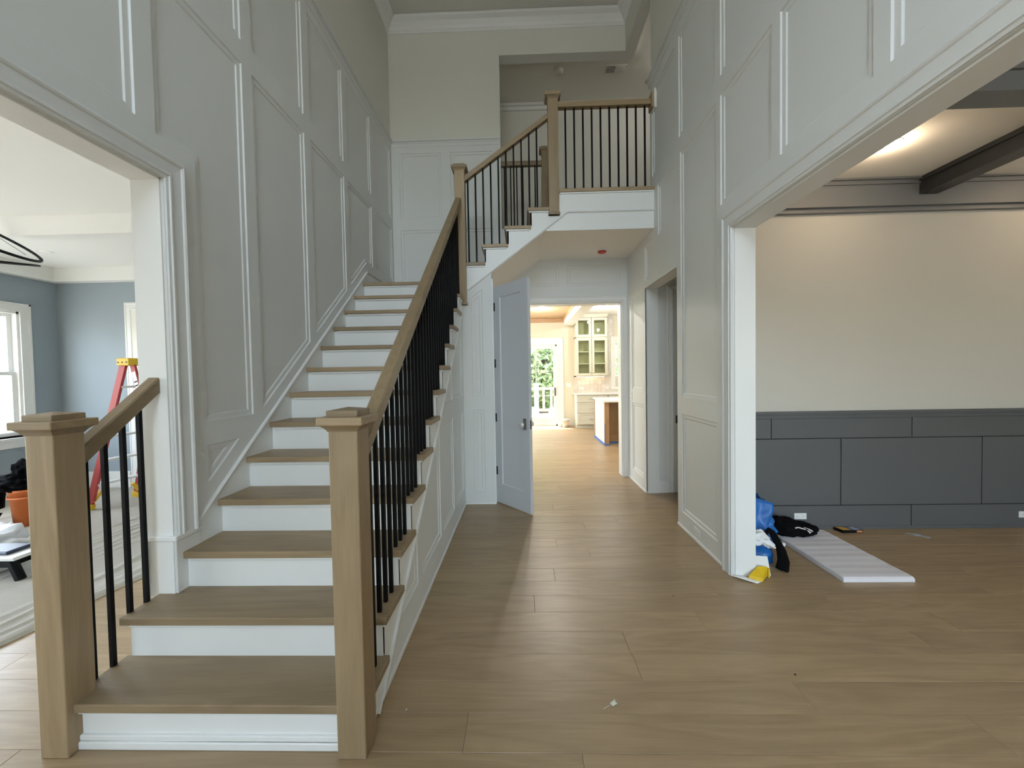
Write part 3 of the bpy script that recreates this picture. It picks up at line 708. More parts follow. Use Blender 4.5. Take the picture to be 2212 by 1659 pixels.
# chandelier of black rings
ch = empty('ring_chandelier', (-4.40, 2.85, 2.87), 'black double ring chandelier hanging in the study', 'chandelier')
def ring(c, nrm, r, ry, rad, name, tilt_u):
    c = Vector(c); u = Vector(tilt_u).normalized(); nrm = Vector(nrm).normalized(); w = nrm.cross(u).normalized()
    n, k = 64, 8; v = []; f = []
    for i in range(n):
        a = 2*PI*i/n; p = c+u*r*math.cos(a)+w*ry*math.sin(a); tdir = (-u*r*math.sin(a)+w*ry*math.cos(a)).normalized()
        s1 = nrm; s2 = tdir.cross(nrm)
        for j in range(k):
            b = 2*PI*j/k; v.append(p+s1*rad*math.cos(b)+s2*rad*math.sin(b))
    for i in range(n):
        for j in range(k): f.append((i*k+j, ((i+1) % n)*k+j, ((i+1) % n)*k+(j+1) % k, i*k+(j+1) % k))
    return link(name, v, f, IRON, ch, True)
def ring2(c, u, w, r, rad):
    u = Vector(u).normalized(); w = Vector(w); w = (w-u*w.dot(u)).normalized(); ring(c, u.cross(w), r, r, rad, 'ring', u)
ring2((-4.265, 2.85, 2.64), (.56, .70, -.44), (-.775, .58, .36), .50, .011)
ring2((-4.267, 2.83, 2.357), (.58, .80, .05), (-.78, .594, .17), .46, .007)
mb = MB()
for p in ((-4.03, 3.14, 2.455), (-4.51, 2.55, 2.83), (-4.63, 3.13, 2.80)): mb.cyl((-4.40, 2.85, 2.85), p, .0018, n=6)
mb.build('hanging_wire', IRON, ch)
MB().lathe([(0, 2.84), (.07, 2.84), (.07, 2.87)], (-4.40, 2.85, 0), 20).build('ceiling_canopy', IRON, ch)

# step ladder
RED = paint('red_fibreglass', (.42, .055, .05), .5, .05, var=.12); YEL = paint('yellow_plastic', (.72, .47, .03), .5, var=.1); ALU = paint('aluminium', (.78, .78, .76), .4, metallic=.2)
A = Vector((-4.77, 4.16, 0)); B = Vector((-4.70, 4.62, 0)); wv = (B-A).normalized(); cv_ = Vector((wv.y, -wv.x, 0))
ladder = empty('step_ladder', (-4.4, 4.4, 0), 'red fibreglass step ladder with yellow top standing on the drop cloth', 'ladder')
mid = (A+B)/2; HT = 1.62
def lad(cc, s, z): return mid+cv_*cc+wv*s+Vector((0, 0, z))
frontL = (lad(0, -.235, 0), lad(.47, -.165, HT)); frontR = (lad(0, .235, 0), lad(.47, .165, HT))
rearL = (lad(1.05, -.215, 0), lad(.55, -.150, HT)); rearR = (lad(1.05, .215, 0), lad(.55, .150, HT))
for a, b in (frontL, frontR): MB().bar(a+(b-a)*.02, b, .028, .075, tuple(wv)).build('front_rail', RED, ladder)
for a, b in (rearL, rearR): MB().bar(a+(b-a)*.02, b, .024, .055, tuple(wv)).build('rear_rail', RED, ladder)
for i in range(5):
    t = .17+.165*i; a = frontL[0].lerp(frontL[1], t); b = frontR[0].lerp(frontR[1], t)
    MB().bar(a, b, .022, .085, (0, 0, 1)).build('step', ALU, ladder)
for t in (.2, .45, .7): MB().bar(rearL[0].lerp(rearL[1], t), rearR[0].lerp(rearR[1], t), .03, .02, (0, 0, 1)).build('rear_brace', ALU, ladder)
for a, b in (frontL, frontR, rearL, rearR): MB().bar(a, a+(b-a)*.045, .042, .095, tuple(wv)).build('foot', YEL, ladder)
for a, b in (frontL, frontR): MB().bar(a.lerp(b, .055)+cv_*.02, a.lerp(b, .12)+cv_*.0+wv*(.07 if a is frontL[0] else -.07), .03, .04, tuple(wv)).build('foot_brace', YEL, ladder)
tp = MB(); c8 = [lad(cc, s, z) for z in (HT-.045, HT+.035) for cc, s in ((.43, -.215), (.59, -.215), (.59, .215), (.43, .215))]
tp.add(c8, BOXF); cap = tp.build('top_cap', YEL, ladder, bevel=.008)
for q in (.455, .51, .565): MB().cyl(lad(q, -.219, HT-.01), lad(q, -.210, HT-.01), .008, n=10).build('rivet', DKMETAL, cap)
lb = MB()
a, b = rearL; pa, pb = a.lerp(b, .80), a.lerp(b, .93)
MB().bar(pa-wv*.013, pb-wv*.013, .002, .045, tuple(wv)).build('warning_label', paint('label_white', (.8, .78, .75), .5), ladder)
for t in (.815, .835, .86): MB().bar(a.lerp(b, t)-wv*.0145, a.lerp(b, t+.008)-wv*.0145, .001, .04, tuple(wv)).build('label_print', IRON, ladder)

# drop cloth
CLOTH = paint('canvas', (.40, .375, .32), .9, .3, var=.08, scale=40)
def cloth():
    nu, nv = 260, 110; v = []; f = []
    c00, c10, c11, c01 = Vector((-5.95, 1.15)), Vector((-2.88, 1.85)), Vector((-2.43, 5.0)), Vector((-6.0, 5.0))
    rr = random.Random(3); folds = [(rr.uniform(.0, 1), rr.uniform(.008, .018), rr.uniform(-.35, .35), rr.uniform(0, 6), rr.uniform(.005, .013)) for _ in range(34)]
    STAND = [(q.x, q.y, .11) for q in (frontL[0], frontR[0], rearL[0], rearR[0])]+[(-4.93, 3.78, .15), (-5.09, 3.50, .17), (-4.38, 3.05, .25), (-3.62, 2.69, .09), (-3.62, 2.87, .09), (-4.12, 2.69, .09), (-4.12, 2.87, .09)]
    for i in range(nu+1):
        for j in range(nv+1):
            s, t = i/nu, j/nv
            p = (c00*(1-s)+c10*s)*(1-t)+(c01*(1-s)+c11*s)*t
            edge = .03*math.sin(t*9)+.02*math.sin(t*23)
            p = p+Vector((edge*s**4, .03*math.sin(s*11)*(1-t)**4))
            z = .006
            for c, w, sl_, ph, am in folds:
                d = (s-c-sl_*(t-.5)*.35-.012*math.sin(t*7+ph)); z += am*1.3*math.exp(-(d/w*1.9)**2)*(.5+.5*math.sin(t*5+ph))
            z += .003*math.sin(s*37+t*11)+.003*math.sin(t*41+s*5)+.004
            k_ = min(1.0, max(0.0, min(math.hypot(p.x-a_, p.y-b_)-r_ for a_, b_, r_ in STAND)/.18))
            z = .004+(z-.004)*k_*k_*(3-2*k_)
            if i in (0, nu) or j in (0, nv): z = .002
            v.append((p.x, p.y, max(z, .002)))
    for i in range(nu):
        for j in range(nv): a = i*(nv+1)+j; f.append((a, a+nv+1, a+nv+2, a+1))
    return tag(link('drop_cloth', v, f, CLOTH, None, True), 'wrinkled canvas drop cloth spread over the study floor', 'drop cloth')
cloth()

# blobs: soft things made of noise-shaped ellipsoids
def blob(name, c, r, mat, parent=None, seed=0, amp=.12, freq=3.0, flat=None, n=28, mfn=None):
    from mathutils import noise
    c = Vector(c); v = []; f = []; k = n*2
    for i in range(n+1):
        th = PI*i/n
        for j in range(k):
            ph = 2*PI*j/k; d = Vector((math.sin(th)*math.cos(ph), math.sin(th)*math.sin(ph), math.cos(th)))
            s = 1+amp*noise.noise(d*freq+Vector((seed*7.3, seed, 0)))*1.6+amp*.5*noise.noise(d*freq*2.7+Vector((0, seed*3.1, 9)))
            p = Vector((d.x*r[0], d.y*r[1], d.z*r[2]))*s+c
            if mfn: p = mfn(p)
            if flat is not None and p.z < flat: p.z = flat+.0005*j/k
            v.append(p)
    for i in range(n):
        for j in range(k): f.append((i*k+j, i*k+(j+1) % k, (i+1)*k+(j+1) % k, (i+1)*k+j))
    return link(name, v, f, mat, parent, True)
def tube(name, pts, rads, mat, parent=None, n=14, squash=1.0):
    P = [Vector(p) for p in pts]; v = []; f = []
    for i, p in enumerate(P):
        d = (P[min(i+1, len(P)-1)]-P[max(i-1, 0)]).normalized(); a = d.cross(Vector((0.1, 1, 0.05))).normalized(); b = d.cross(a)
        for j in range(n): t = 2*PI*j/n; v.append(p+rads[i]*(a*math.cos(t)+b*math.sin(t)*squash))
    for i in range(len(P)-1):
        for j in range(n): f.append((i*n+j, i*n+(j+1) % n, (i+1)*n+(j+1) % n, (i+1)*n+j))
    f.append(tuple(range(n-1, -1, -1))); f.append(tuple((len(P)-1)*n+j for j in range(n)))
    return link(name, v, f, mat, parent, True)
BLACKC = paint('black_cloth', (.004, .004, .0045), .95, .3, scale=80, spec=.1)
ORANGE = paint('orange_plastic', (.65, .17, .045), .45, var=.1)
bk = empty('paint_bucket', (-4.93, 3.78, 0.01), 'orange plastic bucket standing on the drop cloth', 'bucket')
MB().lathe([(0, .003), (.115, .003), (.142, .345), (.150, .345), (.150, .370), (.136, .370), (.108, .03), (0, .03)], (-4.93, 3.78, 0), 28).build('body', ORANGE, bk, smooth=True)
MB().lathe([(.146, .28), (.154, .285), (.154, .295), (.146, .30)], (-4.93, 3.78, 0), 28).build('rim_band', ORANGE, bk, smooth=True)
jk = empty('black_jacket', (-4.97, 3.77, .37), 'dark jacket heaped over the orange bucket', 'jacket')
blob('body', (-4.97, 3.77, .43), (.22, .2, .095), BLACKC, jk, 2, .25, 2.4)
blob('hood', (-4.93, 3.74, .54), (.09, .08, .11), BLACKC, jk, 5, .2, 2)
tube('sleeve', [(-4.98, 3.72, .46), (-5.10, 3.72, .44), (-5.19, 3.725, .37), (-5.215, 3.73, .27), (-5.22, 3.735, .17)], [.055, .062, .060, .055, .048], BLACKC, jk)
tl = empty('tool_case', (-5.1, 3.5, .01), 'small black tool case open on the drop cloth', 'tool case')
MB().box(-5.20, -4.98, 3.42, 3.55, .05, .10).build('tray', IRON, tl, bevel=.01); MB().add([(-5.20, 3.535, .088), (-5.00, 3.535, .088), (-5.02, 3.61, .17), (-5.19, 3.61, .17), (-5.20, 3.55, .075), (-5.00, 3.55, .075), (-5.02, 3.63, .16), (-5.19, 3.63, .16)], BOXF).build('lid', IRON, tl)
for x in (-5.17, -5.02): MB().box(x-.015, x+.015, 3.43, 3.47, .003, .06).build('foot', IRON, tl, bevel=.004)
PBAG = paint('white_plastic_film', (.75, .77, .80), .3, .2)
blob('plastic_bag', (-4.38, 3.05, .10), (.22, .17, .13), PBAG, None, 8, .35, 2.2, .003)
tag(bpy.data.objects['plastic_bag'], 'crumpled translucent white plastic bag on the drop cloth', 'plastic bag')
sw = empty('saw_stand', (-3.75, 2.75, .01), 'low metal tool stand with black splayed legs on the drop cloth', 'tool')
MB().box(-4.15, -3.62, 2.66, 2.90, .15, .175).build('plate', ALU, sw, bevel=.004); MB().box(-4.1, -3.72, 2.70, 2.86, .175, .20).build('tray', paint('navy_plastic', (.02, .03, .06), .4), sw, bevel=.01)
MB().box(-4.12, -3.70, 2.69, 2.88, .085, .151).build('body', IRON, sw, bevel=.01)
for x, y, dx in ((-3.68, 2.69, .07), (-3.68, 2.87, .07), (-4.08, 2.69, -.05), (-4.08, 2.87, -.05)): MB().bar((x, y, .16), (x+dx, y, .004), .05, .035, (0, 1, 0)).build('leg', IRON, sw, bevel=.004)

# ------------------------------------------------------------------ dining room clutter
FOAM = paint('white_foam', (.74, .72, .74), .8, .15, var=.05, scale=14)
fo = MB(); nu = 24; v = []; f = []
fx0, fx1, fy0, fy1 = 2.10, 2.56, 2.615, 3.41
ny = 80
for i in range(ny+1):
    y = fy0+(fy1-fy0)*i/ny; zt = .034+.0007*math.sin(y*2*PI/.085)+.0008*math.sin(y*31); e = .006 if i in (0, ny) else 0
    v += [(fx0, y, .001), (fx0, y, zt-.006-e), (fx0+.006, y, zt-e), (fx1-.006, y, zt-e), (fx1, y, zt-.006-e), (fx1, y, .001)]
for i in range(ny): f += [(i*6+j, i*6+(j+1) % 6, (i+1)*6+(j+1) % 6, (i+1)*6+j) for j in range(6)]
f += [tuple(range(5, -1, -1)), tuple(ny*6+j for j in range(6))]
tag(link('foam_sheet', v, f, FOAM), 'long white foam sheet lying flat on the dining room floor', 'foam sheet')
BAGB = paint('blue_tarpaulin', (.012, .13, .42), .38, .1, var=.25, scale=6)
def squarish(c, e=.55):
    def fn(p):
        d = p-Vector(c); return p
    return fn
bg = empty('shopping_bag', (1.78, 3.02, 0), 'bright blue tarpaulin shopping bag slumped behind the white jamb', 'bag')
def bagbody():
    from mathutils import noise
    v = []; f = []; n, k = 26, 48
    for i in range(n+1):
        t = i/n; z = .40*t
        for j in range(k):
            a = 2*PI*j/k; c_, s_ = math.cos(a), math.sin(a)
            e = .45; x = math.copysign(abs(c_)**e, c_); y = math.copysign(abs(s_)**e, s_)
            wx = .118+.015*math.sin(t*3); wy = .15-.05*t
            q = Vector((x*1.7, y*1.7, t*2.2)); d = .028*noise.noise(q*1.6)+.018*noise.noise(q*4)
            p = Vector((1.705+x*(wx+d*1.6)+.06*t, 3.03+y*(wy+d*1.6)+.10*t, max(.002, z+.012*noise.noise(q*3)*t)))
            p.x = max(p.x, 1.582)
            if i == n: p.z += .02*math.sin(a*3)
            v.append(p)
    for i in range(n):
        for j in range(k): f.append((i*k+j, i*k+(j+1) % k, (i+1)*k+(j+1) % k, (i+1)*k+j))
    f.append(tuple(range(k-1, -1, -1)))
    return link('body', v, f, BAGB, bg, True)
bb = bagbody(); md = bb.modifiers.new('thick', 'SOLIDIFY'); md.thickness = .003
blob('contents', (1.75, 3.12, .30), (.10, .09, .07), BAGB, bg, 4, .2, 2)
tube('handle', [(1.86, 3.06, .37), (1.90, 3.06, .35), (1.905, 3.08, .30), (1.87, 3.09, .25)], [.014, .014, .014, .014], paint('navy_webbing', (.02, .03, .07), .7), bg, 8, .4)
WCL = paint('white_rag', (.78, .78, .77), .8, .2)
rg = blob('white_rag', (1.70, 2.85, .205), (.095, .05, .048), WCL, None, 3, .35, 2.6, None, 28, lambda p: Vector((max(1.58, p.x-.018), p.y, p.z-.7*max(0, p.x-1.72))))
tag(rg, 'crumpled white rag hanging on the blue bag', 'rag')
hd = empty('black_hoodie', (2.22, 3.33, .034), 'black hoodie with white drawstrings heaped on the foam sheet', 'hoodie')
hbody = blob('body', (2.175, 3.335, .095), (.118, .12, .075), BLACKC, hd, 1, .12, 2.2, .033)
hhood = blob('hood', (2.295, 3.325, .078), (.138, .11, .056), BLACKC, hd, 6, .12, 2.2, .033)
STR = paint('white_cord', (.75, .70, .68), .7)
from mathutils.bvhtree import BVHTree
hb_ = [BVHTree.FromPolygons([v_.co for v_ in o_.data.vertices], [tuple(p_.vertices) for p_ in o_.data.polygons]) for o_ in (hbody, hhood)]
def lay(pts, lift=.002):                 # drop cord points onto the cloth from the open side of the heap
    out = []
    for p in pts:
        hits = [h for h in (b_.ray_cast(Vector((p[0], 2.6, p[1])), Vector((0, 1, 0))) for b_ in hb_) if h[0] is not None]
        y = min(h[0].y for h in hits) if hits else 3.24
        out.append((p[0], y-lift, p[1]))
    return out
tube('drawstring', lay([(2.20, .122), (2.235, .120), (2.27, .110), (2.305, .096), (2.315, .083)]), [.005]*4+[.008], STR, hd, 8)
tube('drawstring', lay([(2.285, .116), (2.32, .105), (2.338, .092)]), [.004]*2+[.007], STR, hd, 8)
sv = tube('black_sleeve', [(1.770, 2.925, .170), (1.772, 2.905, .215), (1.790, 2.90, .240), (1.812, 2.90, .222), (1.835, 2.88, .165), (1.848, 2.85, .105), (1.838, 2.81, .052), (1.808, 2.775, .016), (1.800, 2.77, .004)],
     [.016, .018, .020, .022, .025, .032, .041, .046, .046], BLACKC, None, 16, .62)
tag(sv, 'black trouser leg draped from the blue bag down to the oak floor', 'clothing')
bt = empty('clear_bottle', (2.045, 3.20, 0), 'small clear plastic bottle lying beside the foam sheet', 'bottle')
ba, bd = Vector((2.035, 3.27, .031)), Vector((.012, -.12, -.004)).normalized()
mb = MB(); bp_ = [(.026, 0), (.030, .008), (.030, .085), (.013, .115), (.013, .128)]
for (r0_, t0_), (r1_, t1_) in zip(bp_, bp_[1:]): mb.cyl(ba+bd*t0_, ba+bd*t1_, r0_, r1_, 18, t0_ == 0)
mb.build('body', CLEARGLASS, bt, smooth=True)
MB().cyl(ba+bd*.122, ba+bd*.142, .015, .015, 14).build('cap', PLASTIC, bt)
PAPER = paint('white_paper', (.80, .80, .77), .7)
def sheet(name, quad, mat, label, cat, bend=0.0, parent=None):
    a, b, c, d = [Vector(q) for q in quad]; n = 8; v = []; f = []
    for i in range(n+1):
        for j in range(n+1):
            s, t = i/n, j/n; p = (a*(1-s)+b*s)*(1-t)+(d*(1-s)+c*s)*t; p.z += bend*math.sin(PI*s)*math.sin(PI*t); v.append(p)
    for i in range(n):
        for j in range(n): k = i*(n+1)+j; f.append((k, k+n+1, k+n+2, k+1))
    o = link(name, v, f, mat, parent, True); md = o.modifiers.new('thick', 'SOLIDIFY'); md.thickness = .0015; md.offset = 1
    if label: tag(o, label, cat)
    return o
sheet('paper_flap', [(1.385, 2.685, .020), (1.53, 2.60, .002), (1.575, 2.625, .002), (1.49, 2.69, .004)], PAPER, 'white paper flap curling up on the oak floor beside the jamb', 'paper', .006)
YPK = paint('yellow_card', (.72, .48, .01), .45, var=.12, scale=25)
yp = empty('yellow_packet', (1.60, 2.67, 0), 'yellow cardboard packet lying open at the foot of the jamb', 'packet')
MB().add([(1.500, 2.655, .004), (1.575, 2.615, .004), (1.650, 2.685, .012), (1.584, 2.692, .012), (1.505, 2.655, .030), (1.575, 2.62, .026), (1.650, 2.685, .075), (1.584, 2.692, .075)], BOXF).build('box', YPK, yp, bevel=.003)
MB().add([(1.59, 2.70, .002), (1.68, 2.70, .002), (1.685, 2.745, .115), (1.595, 2.745, .122), (1.59, 2.703, .002), (1.68, 2.703, .002), (1.685, 2.748, .115), (1.595, 2.748, .122)], BOXF).build('white_flap', PAPER, yp)
MB().box(1.652, 1.662, 2.68, 2.70, .0, .06).build('tab', YPK, yp)
bx_ = empty('product_box', (2.80, 3.44, 0), 'flat printed cardboard box with yellow and blue stripes near the slate wall', 'box')
def rotbox(mb, x0, x1, y0, y1, z0, z1): return mb.add([(x+(.25*(3.44-y)), y, z) for x, y, z in boxv(x0, x1, y0, y1, z0, z1)], BOXF)
rotbox(MB(), 2.715, 2.885, 3.405, 3.475, .001, .026).build('body', IRON, bx_)
for a, b, cc in ((2.72, 2.79, (.65, .36, .04)), (2.795, 2.825, (.10, .17, .36)), (2.83, 2.84, (.7, .7, .72)), (2.85, 2.865, (.7, .7, .72)), (2.868, 2.88, (.10, .17, .36))):
    rotbox(MB(), a, b, 3.408, 3.473, .026, .0268).build('print_stripe', paint('print', cc, .4), bx_)
rotbox(MB(), 2.835, 2.88, 3.4042, 3.405, .006, .021).build('print_stripe', paint('print', (.6, .25, .1), .4), bx_)
GPAP = paint('grey_card', (.34, .37, .37), .6)
sheet('grey_offcut', [(3.235, 3.40, .002), (3.27, 3.33, .002), (3.345, 3.335, .002), (3.32, 3.39, .004)], GPAP, 'grey card offcut on the floor by the slate panelling', 'card', .008)
sheet('grey_offcut', [(3.29, 3.325, .002), (3.325, 3.285, .002), (3.355, 3.30, .002), (3.335, 3.33, .002)], GPAP, 'small grey scrap just in front of the larger grey offcut', 'card', .004)
can_light(2.3, 5.4, 5.75, 18, 'added recessed light, out of view in the upper hall side wing', (1, .97, .92))  # lamp out of view, added to lift the dim upper hall
# debris on the foyer floor
sheet('leaf_scrap', [(.350, 1.655, .002), (.362, 1.640, .001), (.384, 1.652, .002), (.378, 1.676, .004)], paint('pale_leaf', (.62, .60, .47), .7), 'pale curled leaf scrap on the foyer floor', 'scrap', .006)
sheet('leaf_stem', [(.318, 1.628, .001), (.320, 1.626, .001), (.356, 1.646, .002), (.354, 1.649, .002)], paint('pale_stem', (.62, .60, .47), .7), None, None, .001, bpy.data.objects['leaf_scrap'])
def crumb(x, y, col, label, r=.003):
    o = MB().lathe([(0, 0), (r, .0005), (r*.8, r*.9), (0, r*1.2)], (x, y, 0), 8).build('crumb', paint('crumb', col, .7)); tag(o, label, 'debris')
crumb(-.514, 1.62, (.8, .8, .78), 'tiny white crumb on the oak floor beside the stair')
crumb(1.242, 1.817, (.05, .035, .02), 'dark knot-like speck at the corner of an oak plank', .005)
crumb(.927, 2.462, (.05, .035, .02), 'tiny dark speck on the oak floor in the passage mouth', .004)

# ------------------------------------------------------------------ outlets, detectors, vent
def plate(name, fn, u0, u1, z0, z1, label, cat, horizontal=True):
    e = empty(name, fn((u0+u1)/2, z0, 0), label, cat)
    MB().prism(rect(u0, u1, z0, z1), fn, 0, .006).build('cover_plate', PLASTIC, e, bevel=.0015)
    um, zm = (u0+u1)/2, (z0+z1)/2
    for s in (-1, 1):
        a, b = ((um+s*(u1-u0)*.22), zm) if horizontal else (um, zm+s*(z1-z0)*.22)
        sl_ = MB().prism(rect(a-.013, a+.013, b-.013, b+.013), fn, .005, .008); sk_ = sl_.build('socket', PLASTIC, e)
        m2 = MB()
        for q in (-.005, .005): m2.prism(rect(a-.004, a+.004, b+q-.001, b+q+.001) if horizontal else rect(a+q-.001, a+q+.001, b-.004, b+.004), fn, .0075, .0085)
        m2.build('slot', IRON, sk_)
    return e
fD = lambda u, z, t: (u, YD-.018-t, z)
plate('wall_outlet', fD, 2.372, 2.478, .092, .146, 'white outlet in the slate panelling above the black hoodie', 'outlet')
plate('wall_outlet', fD, 4.285, 4.392, .092, .146, 'white outlet at the far end of the slate panelling', 'outlet')
plate('wall_outlet', lambda u, z, t: (XR-SKIN-t, u, z), 3.19, 3.298, .053, .115, 'white outlet low on the panelled wall beside the dining opening', 'outlet')
plate('light_switch', lambda u, z, t: (XR-SKIN-t, u, z), 5.12, 5.20, 1.04, 1.16, 'white switch plate on the passage wall beside the kitchen doorway', 'switch', False)
sd = empty('smoke_detector', (1.015, 4.93, 2.93), 'round white detector with a red dust cover on the passage ceiling', 'smoke detector')
MB().lathe([(0, -.028), (.050, -.028), (.062, -.020), (.066, 0)], (1.015, 4.93, 2.93), 28).build('base', PLASTIC, sd, smooth=True)
MB().lathe([(0, -.047), (.042, -.047), (.054, -.036), (.055, -.022), (.05, -.022)], (1.015, 4.93, 2.93), 28).build('dust_cover', paint('red_plastic', (.55, .06, .05), .4), sd, smooth=True)
s2 = empty('smoke_detector', (.60, 5.78, 5.75), 'plain round detector on the upper hall ceiling', 'smoke detector')
MB().lathe([(0, -.045), (.05, -.045), (.062, -.03), (.065, 0)], (.60, 5.78, 5.75), 28).build('base', GREIGE, s2, smooth=True)
MB().lathe([(.03, -.047), (.036, -.049), (.042, -.045)], (.60, 5.78, 5.75), 28).build('ring', GREIGE, s2, smooth=True)
vt = empty('air_vent', (1.42, 5.78, 5.75), 'rectangular louvred air register in the upper hall ceiling', 'vent')
MB().box(1.26, 1.56, 5.71, 5.87, 5.742, 5.75).build('frame', GREIGE, vt)
MB().box(1.28, 1.405, 5.73, 5.85, 5.739, 5.7425).build('opening', GROOVE, vt)
for i in range(6): MB().box(1.415, 1.54, 5.733+.02*i, 5.745+.02*i, 5.736, 5.7425).build('louvre', GREIGE, vt)
for i in range(6): MB().box(1.28, 1.405, 5.733+.02*i, 5.737+.02*i, 5.735, 5.741).build('louvre', GREIGE, vt)

# ------------------------------------------------------------------ kitchen
YK = 10.5
wk = wallY('wall_kitchen_back', YK, YK+.15, -5.2, 5.0, 0, 2.95, [(-.93, .93, 0, 2.16), (2.46, 3.6, 1.0, 2.23), (-4.8, -1.6, .3, 2.5)], CREAM); wk['label'] = 'cream kitchen wall with the sliding glass door'
struct(box('wall_kitchen_right', (4.6, 4.75, YB+.15, YK+.15, 0, 2.95), CREAM), 'right kitchen wall')
wallX('wall_kitchen_left', -5.2, -5.05, 5.2, YK+.15, 0, 2.95, [(6.9, 9.5, .5, 2.5)], CREAM)
sash_window('window_8', 'unseen left kitchen window added for more daylight', lambda u, z, t: (-5.05+t, u, z), 6.9, 9.5, .5, 2.5, .14)  # hidden opening added to let more daylight into the kitchen
struct(box('wall_kitchen_front', (XR+.13, 4.7, 4.72, YB+.15, 0, 2.95), CREAM), 'kitchen wall beside the passage')
ck = struct(box('ceiling_kitchen', (-5.2, 4.75, YB+.15, YK+.15, 2.90, 3.0), CEILW), 'white kitchen ceiling with a wood planked bay')
pm = MB()
for i in range(40):
    y0 = 5.6+.122*i
    if y0+.12 < YK: pm.box(-2.5, 1.13, y0, y0+.120, 2.85, 2.87)
wp_ = pm.build('ceiling_planks', PINE, ck); wp_['kind'] = 'stuff'
MB().box(-2.5, 1.13, YK-.03, YK, 2.745, 2.85).box(1.09, 1.13, 5.6, YK, 2.80, 2.85).build('wood_trim', wood('wood_trim', (.36, .20, .08), (.52, .32, .15), 'X'), ck)
MB().box(1.13, 1.36, 5.55, YK, 2.645, 2.90).build('white_beam', CEILW, ck)
can_light(1.92, 9.0, 2.90, 45, 'recessed light in the white kitchen ceiling above the cabinets', (1, .975, .94))
can_light(.46, 8.9, 2.85, 60, 'recessed light in the wood planked kitchen ceiling', (1, .975, .94))
can_light(.46, 6.6, 2.85, 120, 'added unseen recessed light in the wood ceiling close to the kitchen doorway', (1, .975, .94))  # hidden lamp added to boost the kitchen and passage light
can_light(2.6, 6.9, 2.90, 120, 'added unseen recessed light in the white ceiling in front of the island', (1, .975, .94))  # another hidden lamp added for kitchen brightness
can_light(-1.4, 8.0, 2.85, 120, 'added unseen recessed light in the wood ceiling to the left of the slider', (1, .975, .94))  # hidden as well, added to brighten the kitchen
# slider
dk = struct(empty('door_5', (0, YK, 0)), 'white framed sliding glass door to the deck')
mb = MB()
for a, b, c, d in ((.93, 1.10, 0, 2.34), (-1.10, -.93, 0, 2.34), (-.93, .93, 2.16, 2.34)): mb.box(a, b, YK-.022, YK, c, d)
mb.box(1.08, 1.10, YK-.032, YK, 0, 2.34).box(-.93, 1.10, YK-.032, YK, 2.32, 2.34)
mb.build('casing', WHITE, dk)
mb = MB()
for a, b, c, d in ((.895, .93, 0, 2.16), (-.93, -.895, 0, 2.16), (-.93, .93, 2.12, 2.16), (-.93, .93, 0, .04)): mb.box(a, b, YK, YK+.14, c, d)
mb.build('frame', WHITE, dk)
for nm, a, b, y in (('sliding_leaf', -.06, .90, YK+.02), ('fixed_leaf', -.90, .05, YK+.07)):
    mb = MB(); s = .055
    for p in ((a, a+s, .04, 2.12), (b-s, b, .04, 2.12), (a+s, b-s, 2.06, 2.12), (a+s, b-s, .04, .22)): mb.box(p[0], p[1], y, y+.04, p[2], p[3])
    lf = mb.build(nm, WHITE, dk)
    xm = (a+b)/2-.04
    for p in ((xm-.01, xm+.01, .22, 2.06), (a+s, b-s, 1.45, 1.47), (a+s, b-s, .79, .81)): MB().box(p[0], p[1], y+.008, y+.032, p[2], p[3]).build('muntin', WHITE, lf)
    MB().box(a+s, b-s, y+.018, y+.022, .22, 2.06).build('pane', GLASS, lf)
MB().box(.865, .885, YK-.012, YK+.02, .80, 1.02).box(.865, .885, YK-.03, YK-.012, .82, 1.0).build('handle', IRON, dk)
# kitchen window
kw = struct(empty('window_6', (3.0, YK, 1.0)), 'white framed kitchen window above the counter')
mb = MB()
for a, b, c, d in ((2.36, 2.47, .95, 2.34), (3.6, 3.71, .95, 2.34), (2.47, 3.6, 2.22, 2.34), (2.47, 3.6, .95, 1.02)): mb.box(a, b, YK-.03, YK+.001, c, d)
mb.build('casing', WHITE, kw)
mb = MB()
for a, b, c, d in ((2.46, 2.50, 1.0, 2.23), (3.56, 3.6, 1.0, 2.23), (2.5, 3.56, 2.19, 2.23), (2.5, 3.56, 1.0, 1.05), (2.5, 3.56, 1.58, 1.63)): mb.box(a, b, YK+.02, YK+.1, c, d)
mb.build('frame', WHITE, kw); box('pane', (2.49, 3.57, YK+.05, YK+.055, 1.03, 2.2), GLASS, kw)
kw2 = struct(empty('window_7', (-3.6, YK, .5)), 'wide unseen kitchen window added for more daylight')  # hidden large window, added to raise the kitchen daylight
mb = MB()
for a, b, c, d in ((-4.8, -4.74, .3, 2.5), (-1.66, -1.6, .3, 2.5), (-4.8, -1.6, 2.44, 2.5), (-4.8, -1.6, .3, .36), (-3.23, -3.17, .3, 2.5)): mb.box(a, b, YK+.02, YK+.1, c, d)
mb.build('frame', WHITE, kw2); box('pane', (-4.78, -1.62, YK+.05, YK+.055, .32, 2.48), GLASS, kw2)
